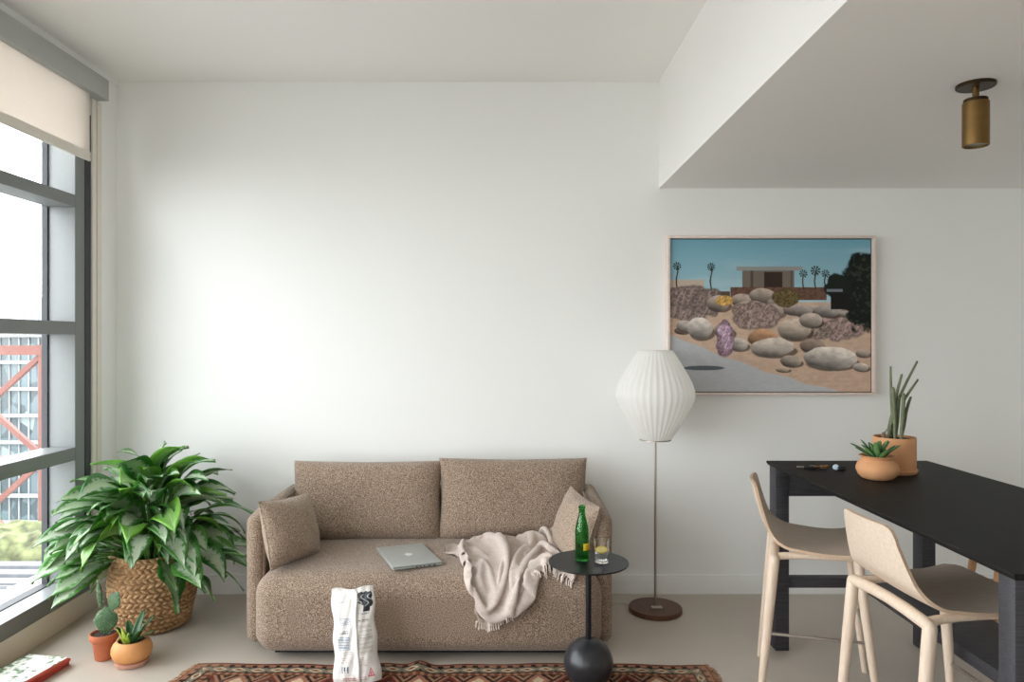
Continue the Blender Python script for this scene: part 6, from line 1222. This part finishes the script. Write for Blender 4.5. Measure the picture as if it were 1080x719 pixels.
# ================================================================ BIG PLANT IN A WOVEN BASKET
bx_, by_ = -1.835, 3.755
M['hyacinth'] = wood('water_hyacinth_straw', rgb(150, 112, 76), rgb(214, 178, 134), .8, (7, 7, 16), 4)
M['aglo'] = None
def aglo_mat():
    t = NT('variegated_leaf'); b = t.bsdf(Roughness=.32); b.inputs['Specular IOR Level'].default_value = .55
    uv = t.node('UVMap'); sp_ = t.node('SeparateXYZ'); t.link(uv.outputs[0], sp_.inputs[0]); at_ = t.node('Attribute', _attribute_name='Col')
    a = t.math('MULTIPLY', t.math('ABSOLUTE', t.math('SUBTRACT', sp_.outputs[0], .5)), 2.0)
    v = t.coord('UV', (5, 9, 1)); at_s = t.node('SeparateColor'); t.link(at_.outputs['Color'], at_s.inputs[0])
    cm = t.n.new('ShaderNodeCombineXYZ'); t.link(at_s.outputs[1], cm.inputs[2]); va = t.n.new('ShaderNodeVectorMath'); va.operation = 'MULTIPLY_ADD'
    t.link(v, va.inputs[0]); va.inputs[1].default_value = (1, 1, 1)
    sc_ = t.n.new('ShaderNodeVectorMath'); sc_.operation = 'SCALE'; t.link(cm.outputs[0], sc_.inputs[0]); sc_.inputs[3].default_value = 40; t.link(sc_.outputs[0], va.inputs[2])
    # feathered along the side veins: skew v by |u|
    n = t.noise(va.outputs[0], 1.6, 4, .65)
    k = t.math('ADD', a, t.math('MULTIPLY', t.math('SUBTRACT', n.outputs[0], .5), 1.5))
    sil = t.ramp(k, [(.38, (1, 1, 1, 1)), (.62, (0, 0, 0, 1))])
    amount = t.math('MULTIPLY', sil, at_s.outputs[0])
    edge = t.mix(at_s.outputs[2], rgb(48, 112, 48), rgb(120, 180, 66))
    c = t.mix(amount, edge, rgb(212, 224, 202))
    mid = t.ramp(a, [(.03, (1, 1, 1, 1)), (.07, (0, 0, 0, 1))]); c = t.mix(t.math('MULTIPLY', mid, .55), c, rgb(190, 212, 160))
    t.link(c, b.inputs['Base Color'])
    veins = t.node('TexWave', Scale=2.2, Distortion=.5); vv_ = t.coord('UV', (0, 6, 1)); t.link(vv_, veins.inputs[0]); t.bump(n.outputs[0], .12, .002)
    tr = t.node('BsdfTranslucent', Color=rgb(120, 190, 60)); t.link(t.mix(.5, c, rgb(130, 200, 60)), tr.inputs[0]); m = t.node('MixShader', Fac=.24)
    t.link(b.outputs[0], m.inputs[1]); t.link(tr.outputs[0], m.inputs[2]); t.link(m.outputs[0], t.out.inputs[0]); return t.m
M['aglo'] = aglo_mat()
pp = thing('potted_foliage_plant', 'large bushy plant with silver-streaked green leaves in a woven straw basket', 'plant', (bx_, by_, 0))
# basket wall: rows of twisted strands, built as real relief
NTH, NZ, BH, ROWS, TW = 520, 160, .385, 16, 40
def bask(u, v):
    th = 2*pi*u; z = v*BH; row = v*ROWS; rI = int(min(row, ROWS-1)); rf = row-rI
    sgn = 1 if rI % 2 else -1
    ph = (TW*u+sgn*.42*(rf-.5)*1.3+.5*(rI % 2)+.15*sin(3*th+rI*2.1)) % 1
    strand = sin(pi*ph)**.6*sin(pi*min(1, max(0, rf)))**.55
    r = .180+.020*sin(pi*min(1, v*1.02)*.9)-.020*(1-v)**4+.0155*strand+.003*sin(th*5+rI)
    return Vector((r*cos(th), r*sin(th), .004+z+.003*sin(th*4+rI)*sin(pi*v)))
b = MB(); b.grid(bask, NTH, NZ, uv=False); b.lathe([(.0, .004), (.155, .004), (.172, .012)], 60); b.lathe([(.180, BH), (.170, BH-.01), (.166, BH-.12)], 80)
bo_ = b.build('basket', M['hyacinth'], pp, angle=60); md = bo_.modifiers.new('weld', 'WELD'); md.merge_threshold = .0004
b = MB(); b.lathe([(0, .300), (.10, .298), (.170, .292)], 48); b.build('soil', M['soil'], pp)
rnd = random.Random(21)
bl_, bs_ = MB(), MB(); attr = []
Cc = Vector((0.0, -.02, .43))
def agl(t): return (sin(pi*t**.78)**(.75+.5*t))*(1-.12*t) if 0 < t < 1 else .01
N = 150
for k in range(N+54):
    f = (k+.5)/N
    az = k*2.399963+rnd.uniform(-.25, .25); el = R(86-116*min(f, 1)**.92+rnd.uniform(-9, 9))
    if k >= N: az = R(-90+rnd.uniform(-62, 62)); el = R(rnd.uniform(2, 62))
    if k >= N+34: az = R(-95+(k-N-34)*180/19-90+rnd.uniform(-6, 6)); el = R(rnd.uniform(-26, -4))
    d = Vector((cos(az)*cos(el), sin(az)*cos(el), sin(el)))
    lim = 1.0
    if d.y > 0: lim = 1-.42*d.y
    if d.x < 0 and d.y > -.5: lim *= 1-.14*(-d.x)
    rb = (.155+rnd.uniform(-.04, .075)+.06*max(0, sin(el)))*lim
    L_ = rnd.uniform(.245, .335)*(lim if lim < 1 else 1)*(1-.12*max(0, -sin(el))); W_ = L_*rnd.uniform(.42, .52)
    base = Cc+Vector((d.x*rb*1.12, d.y*rb*1.05, d.z*rb*1.25))
    if el < R(8): base += Vector((d.x*.06, d.y*.06, 0))
    ld = Vector((d.x, d.y, d.z+.38*(1-abs(sin(el))))).normalized()
    droop = rnd.uniform(.75, 1.55)+.35*max(0, cos(el)) if el > R(-5) else rnd.uniform(.4, .8)
    n0 = len(bl_.v); probe = MB()
    args_ = dict(droop=droop, fold=rnd.uniform(.08, .30), n=13, m=6, side=rnd.uniform(-.5, .5), wave=rnd.uniform(.2, .9), wprof=agl, roll=rnd.uniform(-.7, .7))
    leaf_blade(probe, base, ld, L_, W_, **args_)
    if any(-2.02 < q[0]+bx_ < -1.57 and q[1]+by_ < 3.41 and q[2] < .40 for q in probe.v): continue
    if any(q[0]+bx_ > -1.262 and q[1]+by_ > 3.36 for q in probe.v): continue
    leaf_blade(bl_, base, ld, L_, W_, **args_)
    newv = [Vector(q) for q in bl_.v[n0:]]
    # keep the leaves inside the room
    for i_, q in enumerate(newv):
        wy = q.y+by_; wx = q.x+bx_
        if wy > 4.165: q.y = 4.165-by_-.12*(wy-4.165)*0
        if wx < -2.235 and wy > 3.7: q.x = -2.235-bx_
        if wx < -2.39: q.x = -2.39-bx_
        if q.z < .02: q.z = .02
        bl_.v[n0+i_] = tuple(q)
    young = 1.0 if (rnd.random() < .16 and el > R(20)) else rnd.uniform(0, .35)
    attr += [(0.15 if young > .9 else rnd.uniform(.45, 1.0), rnd.random(), young)]*(len(bl_.v)-n0)
    root = Vector((d.x*.09*rnd.random(), d.y*.09*rnd.random(), .295))
    midp = (root+base)/2+Vector((0, 0, .03+.05*max(0, -sin(el))))
    bs_.tube([root, midp, base, base+ld*.02], [.006, .0055, .004, .003], 7)
bl_.cols = np.array(attr); fo = bl_.build('foliage', M['aglo'], pp, angle=80); md = fo.modifiers.new('thick', 'SOLIDIFY'); md.thickness = .0012; md.offset = 0
bs_.build('stems', M['stem_green'], pp)

# ================================================================ CACTUS AND ROUND POT
cp = thing('potted_cactus', 'small flat-padded cactus in a plain tapered terracotta pot beside the basket', 'plant', (-1.862, 3.345, 0))
b = MB(); b.lathe([(0, 0), (.036, 0), (.039, .002), (.0515, .088), (.0585, .090), (.0605, .093), (.0620, .118), (.0605, .121), (.0555, .121), (.0535, .110), (0, .108)], 48); b.build('pot', M['terracotta'], cp)
b = MB(); b.lathe([(0, .1145), (.03, .1145), (.0543, .1125)], 28); b.build('soil', M['soil'], cp)
def pad(c, w, h, t, rz, roll, parent, name='pad', seed=0, ns=170):
    T = Matrix.Translation(c) @ Matrix.Rotation(R(rz), 4, 'Z') @ Matrix.Rotation(R(roll), 4, 'Y')
    b = MB(); n = 20
    prof = [(max(0, sin(pi*k/n))**.9*(.5+.08*(k/n)), k/n) for k in range(n+1)]
    b.lathe([(r, z) for r, z in prof], 30); b.v = [tuple(T @ Vector((x*w, y*t*1.0, z*h))) for x, y, z in b.v]
    o = b.build(name, M['cactus'], parent)
    rn = random.Random(seed); sb = MB()
    for _ in range(ns):
        v = rn.uniform(.06, .97); r = max(0, sin(pi*v))**.9*(.5+.08*v); th = rn.uniform(0, 2*pi)
        p = Vector((r*cos(th)*w, r*sin(th)*t, v*h)); nrm = Vector((cos(th)/w, sin(th)/t, (v-.5)/h)).normalized()
        p = T @ p; nrm = (T.to_3x3() @ nrm).normalized()
        for q in range(2):
            dd = (nrm+Vector((rn.uniform(-.5, .5), rn.uniform(-.5, .5), rn.uniform(-.5, .5)))).normalized(); sb.tube([p, p+dd*.0065], [.0007, .0002], 3, False)
    sb.build('spines', M['spine'], o); return o
pad(Vector((.006, 0, .108)), .094, .135, .030, 12, 3, cp, seed=1)
pad(Vector((-.012, -.002, .225)), .020, .150, .024, 60, -6, cp, seed=2, ns=120)
pad(Vector((.026, .0, .222)), .066, .108, .018, -20, 30, cp, seed=3, ns=60)
rp = thing('potted_succulent', 'glossy dark-leaved succulent in a round amber clay pot in front of the basket', 'plant', (-1.705, 3.29, 0))
b = MB(); b.lathe([(0, 0), (.060, 0), (.0685, .003), (.0715, .012), (.0715, .019), (.066, .021), (0, .021)], 48); b.build('saucer', M['pink_clay'], rp)
b = MB(); b.lathe([(0, .0205), (.056, .0205), (.0675, .025), (.0805, .040), (.0865, .060), (.0855, .078), (.078, .096), (.067, .108), (.061, .112), (.0575, .111), (.0605, .104), (.066, .094), (0, .088)], 56); b.build('pot', M['amber_clay'], rp)
b = MB(); b.lathe([(0, .101), (.035, .101), (.0622, .099)], 32); b.build('soil', M['soil'], rp)
M['hahnii_dark'] = succ_mat('dark_leaf', rgb(34, 74, 40), rgb(58, 104, 52)); M['lime'] = plain('lime_leaf_heart', rgb(176, 200, 72), .4, var=.08)
rn = random.Random(9); b = MB()
for (az, el, l, w) in ((-165, 62, .095, .055), (-40, 52, .125, .045), (-10, 40, .12, .036), (40, 58, .13, .050), (80, 66, .14, .056), (130, 60, .10, .05), (-120, 70, .075, .05), (-70, 60, .08, .04), (10, 66, .13, .05)):
    a = R(az); e_ = R(el); leaf_blade(b, Vector((cos(a)*.014, sin(a)*.014, .097)), Vector((cos(a)*cos(e_), sin(a)*cos(e_), sin(e_))), l, w, droop=.25, fold=.4, wprof=lance)
o = b.build('leaves', M['hahnii_dark'], rp, angle=70); md = o.modifiers.new('thick', 'SOLIDIFY'); md.thickness = .003
b = MB()
for (az, el, l, w) in ((-100, 80, .088, .026), (-150, 76, .078, .022), (-60, 74, .07, .022), (-95, 60, .055, .024)):
    a = R(az); e_ = R(el); leaf_blade(b, Vector((cos(a)*.016-.012, sin(a)*.016-.012, .097)), Vector((cos(a)*cos(e_), sin(a)*cos(e_), sin(e_))), l, w, droop=.2, fold=.4, wprof=lance)
o = b.build('young_leaves', M['lime'], rp, angle=70); tag(o, 'lime green young leaves'); md = o.modifiers.new('thick', 'SOLIDIFY'); md.thickness = .003
